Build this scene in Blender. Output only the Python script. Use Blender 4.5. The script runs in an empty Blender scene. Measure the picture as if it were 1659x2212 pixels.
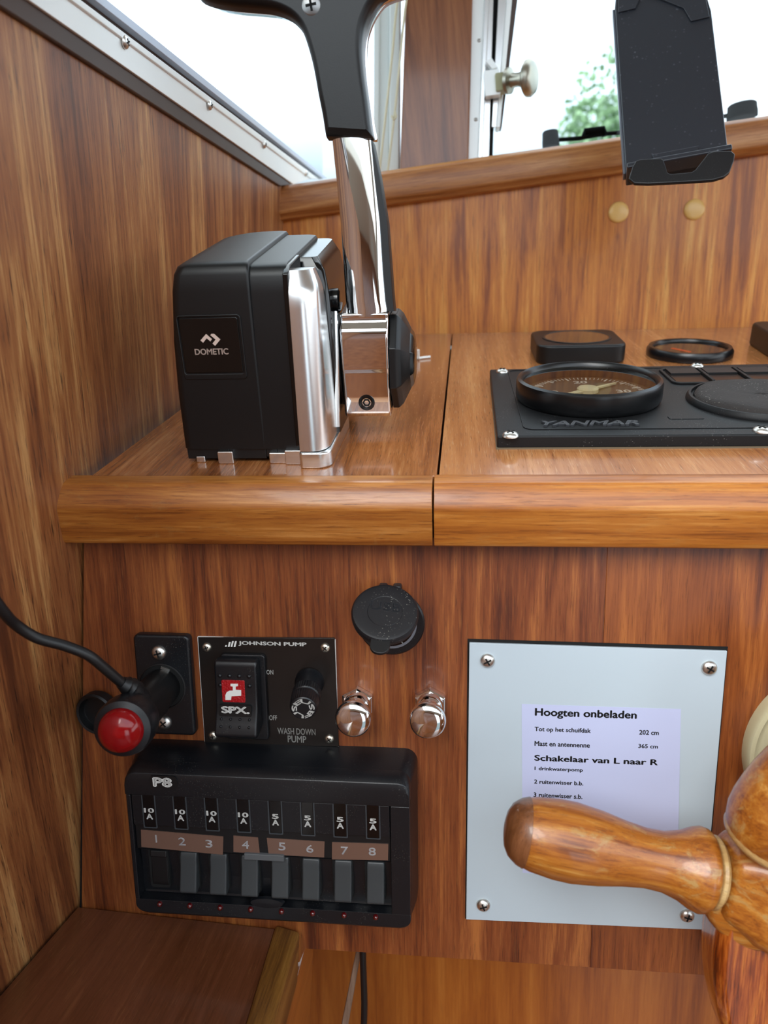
import bpy, bmesh, math, random
from mathutils import Vector, Matrix
random.seed(7)
C = bpy.context.scene.collection
R = math.radians
# ---------------------------------------------------------------- camera, sky, exposure
FPX, CX, CY = 1534.0, 829.5, 1106.0
CAM = Matrix.Translation((0, 0, 1.45)) @ Matrix.Rotation(R(5.76), 4, 'Z') @ Matrix.Rotation(R(90 - 27), 4, 'X')
cd = bpy.data.cameras.new('camera'); cam = bpy.data.objects.new('camera', cd); C.objects.link(cam)
cam.matrix_world = CAM
cd.sensor_fit = 'VERTICAL'; cd.sensor_height = 36.0; cd.lens = FPX / 2212 * 36.0
cd.clip_start = 0.01; cd.clip_end = 500
cd.dof.use_dof = True; cd.dof.focus_distance = 0.405; cd.dof.aperture_fstop = 9
bpy.context.scene.camera = cam
sc = bpy.context.scene
sc.view_settings.view_transform = 'Standard'; sc.view_settings.look = 'None'
sc.view_settings.gamma = 1; sc.view_settings.use_curve_mapping = False
sc.view_settings.exposure = 0.66

w = bpy.data.worlds.new('sky'); sc.world = w; w.use_nodes = True
nt = w.node_tree; nt.nodes.clear()
def N_(t, **k):
    n = nt.nodes.new(t)
    for a, b in k.items(): setattr(n, a, b)
    return n
out = N_('ShaderNodeOutputWorld'); bg = N_('ShaderNodeBackground'); nt.links.new(bg.outputs[0], out.inputs[0])
tc = N_('ShaderNodeTexCoord'); no = N_('ShaderNodeTexNoise'); no.inputs['Scale'].default_value = 2.2; no.inputs['Detail'].default_value = 6
nt.links.new(tc.outputs['Generated'], no.inputs['Vector'])
cr = N_('ShaderNodeValToRGB'); cr.color_ramp.elements[0].position = .38; cr.color_ramp.elements[1].position = .58
cr.color_ramp.elements[0].color = (.66, .82, 1, 1); cr.color_ramp.elements[1].color = (.90, .96, 1, 1)
nt.links.new(no.outputs['Fac'], cr.inputs[0])
sx = N_('ShaderNodeSeparateXYZ'); nt.links.new(tc.outputs['Generated'], sx.inputs[0])
gr = N_('ShaderNodeValToRGB'); gr.color_ramp.elements[0].position = .47; gr.color_ramp.elements[1].position = .53
gr.color_ramp.elements[0].color = (.16, .18, .17, 1); gr.color_ramp.elements[1].color = (1, 1, 1, 1)
mr = N_('ShaderNodeMapRange'); mr.inputs[1].default_value = -1; mr.inputs[2].default_value = 1
nt.links.new(sx.outputs[2], mr.inputs[0]); nt.links.new(mr.outputs[0], gr.inputs[0])
mx = N_('ShaderNodeMixRGB', blend_type='MULTIPLY'); mx.inputs[0].default_value = 1
nt.links.new(cr.outputs[0], mx.inputs[1]); nt.links.new(gr.outputs[0], mx.inputs[2]); nt.links.new(mx.outputs[0], bg.inputs[0])
bg.inputs[1].default_value = 1.95
sl = bpy.data.lights.new('sun', 'SUN'); sl.energy = 1.9; sl.angle = R(35); sl.color = (1, .98, .95)
so = bpy.data.objects.new('sun', sl); C.objects.link(so)
so.matrix_world = Matrix.Translation((-1, -4, 4)) @ Vector((-.55, -.95, 1.3)).to_track_quat('Z', 'Y').to_matrix().to_4x4()

# ---------------------------------------------------------------- frames
def ray(px, py): return Vector(((px - CX) / FPX, (CY - py) / FPX, -1.0))
def hitc(px, py, p0, n): r = ray(px, py); return r * (p0.dot(n) / r.dot(n))
def frm(o, x, y, z):      # frame given in camera space -> world matrix
    m = Matrix.Identity(4)
    for i, v in enumerate((x, y, z)):
        for j in range(3): m[j][i] = v[j]
    for j in range(3): m[j][3] = o[j]
    return CAM @ m
Xc = Vector((15200, -56, 1534)).normalized()
Dc = Vector((177, 706, -1534)).normalized(); Dc = (Dc - Dc.dot(Xc) * Xc).normalized()
Nc = Xc.cross(Dc)
aC = hitc(945, 1041, ray(1275, 850) * .48, Nc)
dn = Vector((92, -7894, -1534)).normalized(); dn = (dn - dn.dot(Xc) * Xc).normalized()
Up = -dn; Pn = Xc.cross(Up); qC = aC + Dc * .018
K = frm(aC, Xc, Dc, Nc)            # dashboard top: x right, y away, z up
P = frm(qC, Xc, Up, Pn)            # front panel: x right, y up, z towards the helmsman
j1 = hitc(175, 1160, qC, Pn); j2 = hitc(165, 1950, qC, Pn); w2 = hitc(598, 728, aC, Nc)
Wn = (j2 - j1).cross(w2 - j1).normalized()
if Wn.x < 0: Wn = -Wn
Wy = (Dc - Dc.dot(Wn) * Wn).normalized(); Wx = Wn.cross(Wy) * -1
W = frm(w2, Wy, Wn.cross(Wy), Wn)   # side wall: x forward, y up, z into the cabin
b1 = w2; b2 = hitc(1659, 705, aC, Nc); c0 = hitc(612, 470, j1, Wn)
Bx = (b2 - b1).normalized(); Bn = Bx.cross(c0 - b1).normalized()
if Bn.z < 0: Bn = -Bn
By = Bn.cross(Bx)
B = frm(b1, Bx, By, Bn)            # upright behind the dashboard
if (W.to_3x3() @ Vector((0, 1, 0))).z < 0: W = frm(w2, -Wy, -Wn.cross(Wy), Wn)
CAMI = CAM.translation
def L(M, px, py, z=0.0):           # point of the plane z (mm) of frame M seen at a picture point, local mm
    d = CAM.to_3x3() @ ray(px, py); Mi = M.inverted()
    o = Mi @ CAMI; dd = Mi.to_3x3() @ d
    t = (z * .001 - o.z) / dd.z; p = o + dd * t
    return (p.x * 1000, p.y * 1000)

# ---------------------------------------------------------------- materials
def lin(h):
    if isinstance(h, (tuple, list)): return tuple(h[:3]) + (1,)
    h = h.lstrip('#'); v = [int(h[i:i + 2], 16) / 255 for i in (0, 2, 4)]
    return tuple((c / 12.92 if c <= .04045 else ((c + .055) / 1.055) ** 2.4) for c in v) + (1,)
def base(name, col, rough=.5, metal=0., coat=0., **k):
    m = bpy.data.materials.new(name); m.use_nodes = True; b = m.node_tree.nodes['Principled BSDF']
    b.inputs['Base Color'].default_value = lin(col); b.inputs['Roughness'].default_value = rough; b.inputs['Metallic'].default_value = metal
    b.inputs['Coat Weight'].default_value = coat; b.inputs['Coat Roughness'].default_value = .12
    for a, v in k.items(): b.inputs[a.replace('_', ' ')].default_value = v
    return m
def speck(m, scale=1500, amt=.15, dist=.0001, dust=0., dustcol='#8a8880', dscale=900):
    t = m.node_tree; b = t.nodes['Principled BSDF']; tc = t.nodes.new('ShaderNodeTexCoord')
    n = t.nodes.new('ShaderNodeTexNoise'); n.inputs['Scale'].default_value = scale; n.inputs['Detail'].default_value = 2
    t.links.new(tc.outputs['Object'], n.inputs['Vector'])
    bp = t.nodes.new('ShaderNodeBump'); bp.inputs['Strength'].default_value = amt; bp.inputs['Distance'].default_value = dist
    t.links.new(n.outputs['Fac'], bp.inputs['Height']); t.links.new(bp.outputs[0], b.inputs['Normal'])
    if dust:
        v = t.nodes.new('ShaderNodeTexVoronoi'); v.inputs['Scale'].default_value = dscale
        t.links.new(tc.outputs['Object'], v.inputs['Vector'])
        n2 = t.nodes.new('ShaderNodeTexNoise'); n2.inputs['Scale'].default_value = 60; n2.inputs['Detail'].default_value = 4
        t.links.new(tc.outputs['Object'], n2.inputs['Vector'])
        a = t.nodes.new('ShaderNodeMapRange'); a.inputs[1].default_value = .22; a.inputs[2].default_value = .08; a.inputs[3].default_value = 0; a.inputs[4].default_value = 1
        t.links.new(v.outputs['Distance'], a.inputs[0])
        a2 = t.nodes.new('ShaderNodeMapRange'); a2.inputs[1].default_value = .45; a2.inputs[2].default_value = .7
        t.links.new(n2.outputs['Fac'], a2.inputs[0])
        mu = t.nodes.new('ShaderNodeMath'); mu.operation = 'MULTIPLY'; t.links.new(a.outputs[0], mu.inputs[0]); t.links.new(a2.outputs[0], mu.inputs[1])
        mu2 = t.nodes.new('ShaderNodeMath'); mu2.operation = 'MULTIPLY'; mu2.inputs[1].default_value = dust; t.links.new(mu.outputs[0], mu2.inputs[0])
        mi = t.nodes.new('ShaderNodeMixRGB'); mi.inputs[1].default_value = b.inputs['Base Color'].default_value; mi.inputs[2].default_value = lin(dustcol)
        t.links.new(mu2.outputs[0], mi.inputs[0]); t.links.new(mi.outputs[0], b.inputs['Base Color'])
    return m
def wood(name, cols, axis='Y', rough=.3, coat=.5, coatr=.1, band=45, streak=230, pore=1500, contrast=1., wear=0., seed=0., porecol='#3a1c0c', poreamt=.55, rayc=None, rayamt=0.):
    """varnished teak, grain along one axis of the object"""
    m = bpy.data.materials.new(name); m.use_nodes = True; t = m.node_tree; b = t.nodes['Principled BSDF']
    b.inputs['Roughness'].default_value = rough; b.inputs['Coat Weight'].default_value = coat; b.inputs['Coat Roughness'].default_value = coatr
    tc = t.nodes.new('ShaderNodeTexCoord')
    def tex(s_ac, s_al, detail, dist=0., rgh=.6):
        mp = t.nodes.new('ShaderNodeMapping'); sc_ = [s_ac] * 3; sc_['XYZ'.index(axis)] = s_al
        mp.inputs['Scale'].default_value = sc_; mp.inputs['Location'].default_value = (seed, seed * 1.7, seed * .6)
        t.links.new(tc.outputs['Object'], mp.inputs[0])
        n = t.nodes.new('ShaderNodeTexNoise'); n.inputs['Scale'].default_value = 1; n.inputs['Detail'].default_value = detail
        n.inputs['Distortion'].default_value = dist; n.inputs['Roughness'].default_value = rgh
        t.links.new(mp.outputs[0], n.inputs['Vector']); return n
    n1 = tex(band, band / 14, 4, .6, .65); n2 = tex(streak, streak / 34, 9, .3, .78); n3 = tex(pore, pore / 26, 4, 0., .7)
    a = t.nodes.new('ShaderNodeMath'); a.operation = 'MULTIPLY_ADD'; a.inputs[1].default_value = .45
    t.links.new(n2.outputs['Fac'], a.inputs[0])
    a0 = t.nodes.new('ShaderNodeMath'); a0.operation = 'MULTIPLY'; a0.inputs[1].default_value = .55; t.links.new(n1.outputs['Fac'], a0.inputs[0])
    t.links.new(a0.outputs[0], a.inputs[2])
    r = t.nodes.new('ShaderNodeValToRGB'); els = r.color_ramp.elements
    sp = .125 / contrast; pos = [.5 - sp, .5 - sp * .25, .5 + sp * .35, .5 + sp]
    while len(els) < 4: els.new(.5)
    for e, p_, c in zip(els, pos, cols): e.position = p_; e.color = lin(c)
    t.links.new(a.outputs[0], r.inputs[0])
    pr = t.nodes.new('ShaderNodeMapRange'); pr.inputs[1].default_value = .56; pr.inputs[2].default_value = .68
    pr.inputs[3].default_value = 0; pr.inputs[4].default_value = poreamt; t.links.new(n3.outputs['Fac'], pr.inputs[0])
    mi = t.nodes.new('ShaderNodeMixRGB'); mi.inputs[2].default_value = lin(porecol)
    t.links.new(pr.outputs[0], mi.inputs[0]); t.links.new(r.outputs[0], mi.inputs[1])
    o = mi.outputs[0]
    if rayamt:
        n5 = tex(pore * .8, pore / 30, 2)
        p5 = t.nodes.new('ShaderNodeMapRange'); p5.inputs[1].default_value = .60; p5.inputs[2].default_value = .72; p5.inputs[4].default_value = rayamt
        t.links.new(n5.outputs['Fac'], p5.inputs[0])
        m5 = t.nodes.new('ShaderNodeMixRGB'); m5.inputs[2].default_value = lin(rayc)
        t.links.new(p5.outputs[0], m5.inputs[0]); t.links.new(o, m5.inputs[1]); o = m5.outputs[0]
    if wear:
        n4 = tex(110, 45, 7, .8, .72)
        p4 = t.nodes.new('ShaderNodeMapRange'); p4.inputs[1].default_value = .56; p4.inputs[2].default_value = .66; p4.inputs[4].default_value = wear
        t.links.new(n4.outputs['Fac'], p4.inputs[0])
        m4 = t.nodes.new('ShaderNodeMixRGB'); m4.inputs[2].default_value = lin('#a5824c')
        t.links.new(p4.outputs[0], m4.inputs[0]); t.links.new(o, m4.inputs[1]); o = m4.outputs[0]
    t.links.new(o, b.inputs['Base Color'])
    bp = t.nodes.new('ShaderNodeBump'); bp.invert = True; bp.inputs['Strength'].default_value = .25; bp.inputs['Distance'].default_value = .0002
    t.links.new(pr.outputs[0], bp.inputs['Height']); t.links.new(bp.outputs[0], b.inputs['Normal'])
    return m
M_ = dict(
    front=wood('teak front panel', ['#4b200e', '#713818', '#834722', '#a0602e'], 'Y', seed=3, band=70, streak=420, pore=1700, coat=.12, rough=.42, poreamt=.6, rayc='#a06a38', rayamt=.28, contrast=1.1),
    wall=wood('teak side wall', ['#5c2f17', '#874e29', '#a0683a', '#c4925a'], 'Y', seed=9.3, band=48, streak=380, pore=1300, rough=.45, coat=.6, coatr=.42, porecol='#2a1208', poreamt=.95, contrast=1.15),
    back=wood('teak upright', ['#8a4611', '#b96b20', '#cd802c', '#df9f49'], 'Y', seed=1.2, band=60, streak=260, pore=1100, porecol='#5a2a10', poreamt=.6, contrast=1.15, coat=.15, rough=.42),
    topb=wood('teak dashboard top', ['#6b381c', '#945a30', '#a86a3c', '#c48a58'], 'Y', seed=5, band=50, streak=420, pore=2000, rough=.22, coat=.7, rayc='#d9a877', rayamt=.35),
    nose=wood('teak nosing', ['#6e3811', '#93541e', '#a46527', '#bd8040'], 'X', seed=2, band=90, streak=650, pore=1500, porecol='#5a2a0e', poreamt=.75, rough=.38, coat=.2, wear=.2),
    trim=wood('teak sill', ['#7c4722', '#a36634', '#b47840', '#c68e54'], 'X', seed=6, band=80, streak=600, pore=1500, rough=.4, coat=.15),
    shelf=wood('dark teak shelf', ['#3f1c10', '#60351e', '#704028', '#8b5836'], 'Y', seed=8, band=60, streak=420, pore=2400, rayc='#8d5f3a', rayamt=.4, contrast=.6),
    lip=wood('pale teak lip', ['#52300f', '#7a501e', '#8c6028', '#a87e44'], 'Y', seed=4, streak=600, pore=2200, rough=.5, coat=.1),
    low=wood('orange teak bulkhead', ['#7d3f14', '#98531c', '#a55f22', '#b26d2c'], 'Y', seed=11, streak=300, poreamt=.2),
    pillar=wood('brown teak pillar', ['#5e3018', '#7c4726', '#8c5530', '#9a623a'], 'Y', seed=12, streak=300, poreamt=.3),
    wheel=wood('worn varnished teak', ['#6b340c', '#965516', '#a76822', '#ba853e'], 'X', seed=13, band=110, streak=500, rough=.42, coat=.4, wear=.9, poreamt=.5, pore=1500, contrast=1.),
    wheelend=wood('end grain teak', ['#4a2812', '#6a4022', '#7c4e30', '#90603c'], 'Y', seed=14, rough=.35, coat=.4),
    bead=wood('pale worn bead', ['#8f6a35', '#a88350', '#b59460', '#c2a674'], 'X', seed=15, rough=.4),
    rim=wood('figured red teak', ['#4a1a08', '#843a10', '#a85a1e', '#cc8236'], 'Y', seed=16, band=220, streak=500, rough=.25, coat=.8, contrast=1.2),
)
black = speck(base('black textured plastic', '#0b0c0e', .42, Specular_IOR_Level=.45), 1800, .2, .0001)
blackp = speck(base('black panel plastic', '#101216', .36), 2500, .2, .0001, dust=.35)
blackgloss = base('gloss black plastic', '#08090a', .16)
dusty = speck(base('dusty black plastic', '#111214', .5, Specular_IOR_Level=.3), 1800, .3, .00012, dust=.55, dustcol='#9a9a96', dscale=700)
dustyrub = speck(base('dusty black rubber', '#141519', .5), 1500, .3, .00012, dust=.8, dustcol='#a8a69c', dscale=800)
rubber = base('black rubber', '#0c0d0f', .45)
bracket = speck(base('phone mount plastic', '#2b2e35', .3), 1200, .1, .0001, dust=.3, dustcol='#a0a4ac', dscale=260)
void = base('dark hollow', '#040404', .9)
chrome = base('chrome', (.86, .87, .88), .035, 1.)
steel = speck(base('stainless steel', (.72, .71, .67), .34, 1.), 900, .1)
alu = speck(base('satin aluminium', (.84, .85, .85), .27, 1.), 600, .04)
alub = base('bright aluminium', (.93, .95, .93), .42, .35)
bronze = base('dull nickelled bronze', (.42, .40, .33), .35, 1.)
white = base('white laminate', '#b3c1ca', .25)
whiteprint = base('white print', '#e2e2de', .5)
greyprint = base('grey print', '#a8a8a4', .5)
badgeprint = base('pale pink metallic print', '#d6c0b4', .4)
paper = base('white paper', '#b6bddc', .8)
ink = base('black ink', '#101014', .7)
tape = speck(base('brown embossing tape', '#6a5044', .25), 500, .1)
brownplate = base('dark brown anodised plate', '#221d1b', .3, .3)
redlens = base('red lens', '#b3151b', .12, Transmission_Weight=.55, IOR=1.45)
redled = base('red indicator', '#4c0509', .12, coat=1.)
redglit = speck(base('red ribbed lens', '#a30a16', .15, coat=1.), 900, 1., .0006)
redinner = base('red lamp core', '#e8322c', .4)
cream = speck(base('cream paint', '#bdb795', .35, coat=.2), 300, .1, dust=.3, dustcol='#6a6a60')
creamneedle = base('cream needle', '#cfc9a8', .5)
capyel = base('tan plastic cap', '#e3b76c', .35, coat=.2)
orangeneedle = base('orange needle', '#ff5a1e', .5, Emission_Color=(0, 0, 0, 1))
dial_reflect = base('dial with painted reflection', '#4a3828', .5)  # brown puts the upright's reflection in the glass into the dial colour
sealdark = base('brown window seal', '#4a3a33', .45)
cordm = base('cream curtain cord', '#cfc6a8', .5)
brass = base('dull brass', '#7d7a4c', .35, .7)
ceilm = base('pale ceiling', '#d8d2c4', .6)
floorm = wood('teak cabin sole', ['#4c2815', '#6a3c20', '#784828', '#8a5a34'], 'Y', seed=20)
leaf = base('overexposed green leaves', '#8fae84', .7)  # green paled in the colour itself to stand for overexposure
bark = base('bark', '#6a5a48', .8)
hull = base('white hull paint', '#e8ecee', .3)
def glassmat(name, tint=(.92, .96, .96), ior=.95, rough=.0):
    m = bpy.data.materials.new(name); m.use_nodes = True; t = m.node_tree; t.nodes.clear()
    o = t.nodes.new('ShaderNodeOutputMaterial'); a = t.nodes.new('ShaderNodeBsdfTransparent'); g = t.nodes.new('ShaderNodeBsdfGlossy')
    a.inputs[0].default_value = tuple(tint) + (1,); g.inputs['Roughness'].default_value = rough
    lw_ = t.nodes.new('ShaderNodeLayerWeight'); lw_.inputs[0].default_value = .5      # same on both faces of the sheet
    pw = t.nodes.new('ShaderNodeMath'); pw.operation = 'POWER'; pw.inputs[1].default_value = 4.5; t.links.new(lw_.outputs['Facing'], pw.inputs[0])
    f = t.nodes.new('ShaderNodeMath'); f.operation = 'MULTIPLY_ADD'; f.inputs[1].default_value = ior; f.inputs[2].default_value = .04 if ior > .5 else .012; t.links.new(pw.outputs[0], f.inputs[0])
    x = t.nodes.new('ShaderNodeMixShader'); t.links.new(f.outputs[0], x.inputs[0]); t.links.new(a.outputs[0], x.inputs[1]); t.links.new(g.outputs[0], x.inputs[2])
    t.links.new(x.outputs[0], o.inputs[0]); return m
pane = glassmat('window glass', (.88, .91, .91), .15)
dialglass = glassmat('instrument glass', (.8, .78, .72))

# ---------------------------------------------------------------- mesh helpers (all in millimetres)
def nb(): return bmesh.new()
def box(bm, x0, x1, y0, y1, z0, z1, M=None):
    vs = [bm.verts.new((x, y, z)) for x in (x0, x1) for y in (y0, y1) for z in (z0, z1)]
    for f in ((0, 1, 3, 2), (4, 6, 7, 5), (0, 4, 5, 1), (2, 3, 7, 6), (0, 2, 6, 4), (1, 5, 7, 3)): bm.faces.new([vs[i] for i in f])
    if M is not None: bmesh.ops.transform(bm, matrix=M, verts=vs)
    return bm
def prism(bm, pts, z0, z1, axis='Z', M=None):
    """extrude a 2D outline; axis X: pts are (y,z); axis Y: pts are (x,z); axis Z: pts are (x,y)"""
    def v3(p, d): return {'Z': (p[0], p[1], d), 'X': (d, p[0], p[1]), 'Y': (p[0], d, p[1])}[axis]
    a = [bm.verts.new(v3(p, z0)) for p in pts]; b = [bm.verts.new(v3(p, z1)) for p in pts]; n = len(pts)
    bm.faces.new(a[::-1]); bm.faces.new(b)
    for i in range(n): bm.faces.new((a[i], a[(i + 1) % n], b[(i + 1) % n], b[i]))
    if M is not None: bmesh.ops.transform(bm, matrix=M, verts=a + b)
    return bm
def loft(bm, rings, cap=True, close=True):
    rs = [[bm.verts.new(p) for p in r] for r in rings]; n = len(rs[0])
    for r0, r1 in zip(rs, rs[1:]):
        for i in range(n if close else n - 1): bm.faces.new((r0[i], r0[(i + 1) % n], r1[(i + 1) % n], r1[i]))
    if cap: bm.faces.new(rs[0][::-1]); bm.faces.new(rs[-1])
    return bm
def lathe(bm, prof, seg=32, M=None, a0=0., cap=True):
    rings = []
    for r, z in prof: rings.append([(max(r, .001) * math.cos(a0 + 2 * math.pi * i / seg), max(r, .001) * math.sin(a0 + 2 * math.pi * i / seg), z) for i in range(seg)])
    n0 = len(bm.verts); loft(bm, rings, cap); bm.verts.ensure_lookup_table()
    if M is not None: bmesh.ops.transform(bm, matrix=M, verts=bm.verts[n0:])
    return bm
def tube(bm, pts, r, seg=10, cap=True, flat=1.):
    pts = [Vector(p) for p in pts]; rings = []; ref = Vector((0, 0, 1))
    if abs((pts[-1] - pts[0]).normalized().z) > .9: ref = Vector((1, 0, 0))
    for i, p in enumerate(pts):
        d = (pts[min(i + 1, len(pts) - 1)] - pts[max(i - 1, 0)]).normalized()
        u = d.cross(ref).normalized(); v = d.cross(u)
        rr = r[i] if isinstance(r, (list, tuple)) else r
        rings.append([p + (u * math.cos(2 * math.pi * k / seg) + v * math.sin(2 * math.pi * k / seg) * flat) * rr for k in range(seg)])
    return loft(bm, rings, cap)
def smoothpts(pts, n=6):
    P_ = [Vector(p) for p in pts]; o = []
    for i in range(len(P_) - 1):
        a, b, c, d = P_[max(i - 1, 0)], P_[i], P_[i + 1], P_[min(i + 2, len(P_) - 1)]
        for k in range(n):
            t = k / n; o.append(.5 * ((2 * b) + (c - a) * t + (2 * a - 5 * b + 4 * c - d) * t * t + (3 * b - a - 3 * c + d) * t ** 3))
    return o + [P_[-1]]
def rrect(x0, x1, y0, y1, r, n=5):
    o = []
    rr = r if isinstance(r, (list, tuple)) else [r] * 4      # corners: x1y1, x0y1, x0y0, x1y0
    for (cx, cy, a), q in zip(((x1, y1, 0), (x0, y1, 90), (x0, y0, 180), (x1, y0, 270)), rr):
        sx_ = -1 if cx == x1 else 1; sy_ = -1 if cy == y1 else 1
        for k in range(n + 1):
            t = R(a + 90 * k / n); o.append((cx + sx_ * q + q * math.cos(t), cy + sy_ * q + q * math.sin(t)))
    return o
def circ(cx, cy, r, n=32, a0=0): return [(cx + r * math.cos(a0 + 2 * math.pi * i / n), cy + r * math.sin(a0 + 2 * math.pi * i / n)) for i in range(n)]
def ringprism(bm, outer, inner, z0, z1):
    n = len(outer); rs = []
    for pts, z in ((outer, z0), (outer, z1), (inner, z1), (inner, z0)): rs.append([bm.verts.new((p[0], p[1], z)) for p in pts])
    for a, b in zip(rs, rs[1:] + rs[:1]):
        for i in range(n): bm.faces.new((a[i], a[(i + 1) % n], b[(i + 1) % n], b[i]))
    return bm
def mesh_of(name, bm, mat, bevel=0., seg=3, ang=40, sm=True):
    bmesh.ops.recalc_face_normals(bm, faces=bm.faces)
    if bevel:
        es = [e for e in bm.edges if len(e.link_faces) == 2 and e.calc_face_angle(0) > R(28)]
        bmesh.ops.bevel(bm, geom=es, offset=bevel, segments=seg, profile=.5, affect='EDGES', clamp_overlap=True)
    for f in bm.faces: f.smooth = sm
    for e in bm.edges:
        if len(e.link_faces) == 2 and e.calc_face_angle(0) > R(ang): e.smooth = False
    for v in bm.verts: v.co *= .001
    me = bpy.data.meshes.new(name); bm.to_mesh(me); bm.free()
    for m in (mat if isinstance(mat, (list, tuple)) else [mat]): me.materials.append(m)
    return me
def obj(name, bm, mat, parent=None, M=None, bevel=0., seg=3, ang=40, label=None, sm=True):
    """M: placement in the parent's frame (mm translation) or world if no parent"""
    me = mesh_of(name, bm, mat, bevel, seg, ang, sm); o = bpy.data.objects.new(name, me); C.objects.link(o)
    if parent: o.parent = parent
    if M is not None: o.matrix_basis = mm(M)
    if bevel or sm:
        wn = o.modifiers.new('wn', 'WEIGHTED_NORMAL'); wn.keep_sharp = True
    if label: o['label'] = label
    return o
def mm(M): M = M.copy(); M.translation = M.translation; return M
def T(x, y, z=0): return Matrix.Translation((x * .001, y * .001, z * .001))
def RX(a): return Matrix.Rotation(R(a), 4, 'X')
def RY(a): return Matrix.Rotation(R(a), 4, 'Y')
def RZ(a): return Matrix.Rotation(R(a), 4, 'Z')
def Tm(x, y, z=0): return Matrix.Translation((x, y, z))     # millimetre version for bmesh transforms
def thing(name, label, cat, M, group=None):
    o = bpy.data.objects.new(name, None); C.objects.link(o); o.empty_display_size = .02
    o.matrix_world = M; o['label'] = label; o['category'] = cat
    if group: o['group'] = group
    return o
def struct(name, bm, mat, M=None, bevel=0., parent=None, label=None, **k):
    o = obj(name, bm, mat, parent, M, bevel, label=label, **k)
    if not parent: o['kind'] = 'structure'
    return o
def text(s, x0, y0, x1, y1, z, mat, parent, name='lettering', M=None, bold=0., ext=.08, bend=None, keep=False, shear=0.):
    """flat lettering fitted to a rectangle (mm) of the parent's plane"""
    cu = bpy.data.curves.new('t', 'FONT'); cu.body = s; cu.size = 10; cu.offset = 0; cu.extrude = 0; cu.resolution_u = 3; cu.shear = shear
    t = bpy.data.objects.new('t', cu); C.objects.link(t)
    dg = bpy.context.evaluated_depsgraph_get(); me = bpy.data.meshes.new_from_object(t.evaluated_get(dg))
    bpy.data.objects.remove(t); bpy.data.curves.remove(cu)
    xs = [v.co.x for v in me.vertices]; ys = [v.co.y for v in me.vertices]
    ax, bx, ay, by = min(xs), max(xs), min(ys), max(ys)
    sx_ = (x1 - x0) / (bx - ax); sy_ = (y1 - y0) / (by - ay)
    for v in me.vertices:
        x = x0 + (v.co.x - ax) * sx_; y = y0 + (v.co.y - ay) * sy_
        if bend:
            cx_, cy_, rad, ang = bend      # baseline radius, angle of text centre
            th = R(ang) - (x - (x0 + x1) / 2) / rad; q = rad + (y - y0)
            x = cx_ + q * math.cos(th); y = cy_ + q * math.sin(th)
        v.co = (x * .001, y * .001, z * .001)
    bm = nb(); bm.from_mesh(me)
    if bold:      # heavier strokes: the same glyphs again, shifted by a fraction of a stroke
        dx_, dy_ = bold * sx_ * .001, bold * sy_ * .0008
        for ox, oy in ((dx_, 0), (-dx_, 0), (0, dy_), (0, -dy_)):
            n0 = len(bm.verts); bm.from_mesh(me); bm.verts.ensure_lookup_table()
            for v in bm.verts[n0:]: v.co.x += ox; v.co.y += oy
    bpy.data.meshes.remove(me)
    if ext:
        r = bmesh.ops.extrude_face_region(bm, geom=bm.faces[:]); vs = [g for g in r['geom'] if isinstance(g, bmesh.types.BMVert)]
        for v in vs: v.co.z += ext * .001
    bmesh.ops.recalc_face_normals(bm, faces=bm.faces)
    me = bpy.data.meshes.new(name); bm.to_mesh(me); bm.free(); me.materials.append(mat)
    o = bpy.data.objects.new(name, me); C.objects.link(o); o.parent = parent
    if M is not None: o.matrix_basis = M
    return o
_scr = {}
def screw(parent, x, y, z, r, mat=None, turn=20, M=None, name='screw'):
    mat = mat or steel; key = (round(r, 2), mat.name)
    if key not in _scr:
        bm = nb(); lathe(bm, [(r, 0), (r, r * .12), (r * .9, r * .32), (r * .68, r * .5), (r * .4, r * .6), (r * .01, r * .63)], 24)
        cr_ = nb()
        for a in (0, 90): box(cr_, -r * .52, r * .52, -r * .1, r * .1, r * .42, r * .66, RZ(a))
        _scr[key] = (mesh_of('screw', bm, mat), mesh_of('cross_recess', cr_, void))
    o = bpy.data.objects.new(name, _scr[key][0]); C.objects.link(o); o.parent = parent
    o.matrix_basis = (M if M is not None else Matrix.Identity(4)) @ T(x, y, z) @ RZ(turn)
    c = bpy.data.objects.new('cross_recess', _scr[key][1]); C.objects.link(c); c.parent = o
    return o

# ================================================================ STRUCTURE
# side wall (frame W: x forward, y up, z into cabin)
wt0 = L(W, 0, 14); wt1 = L(W, 608, 402); sl_ = (wt1[1] - wt0[1]) / (wt1[0] - wt0[0])
def wy(x): return wt0[1] + (x - wt0[0]) * sl_
bm = nb(); prism(bm, [(-1700, -900), (60, -900), (60, wy(60)), (-1700, wy(-1700))], -14, 0)
struct('wall_left', bm, M_['wall'], W)
# window frame along the wall top: dark seal, aluminium flange, channel, glass
wl = bpy.data.objects.new('window_1', None); C.objects.link(wl); wl.matrix_world = W; wl['kind'] = 'structure'
def strip(bm, lo0, lo1, hi0, hi1, z0, z1, ext=1.9):
    """bar between two picture lines on the wall plane (each line given by two picture points), lengthened towards the stern"""
    a, b, c, d = [Vector(L(W, *p, z1)) for p in (lo0, lo1, hi0, hi1)]
    a2 = b + (a - b) * ext; c2 = d + (c - d) * ext
    return prism(bm, [tuple(a2), tuple(b), tuple(d), tuple(c2)], z0, z1)
bm = nb(); strip(bm, (0, 14), (606, 403), (62, 0), (634, 398), -10, 2.5); obj('seal', bm, sealdark, wl, bevel=1., label='brown rubber seal')
bm = nb(); strip(bm, (62, 0), (634, 398), (150, 0), (672, 386), -10, 4); obj('frame', bm, alub, wl, bevel=.4)
bm = nb(); strip(bm, (152, 0), (673, 387), (176, 0), (690, 387), -10, 5.2); obj('flange', bm, alub, wl, bevel=.6)
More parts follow.
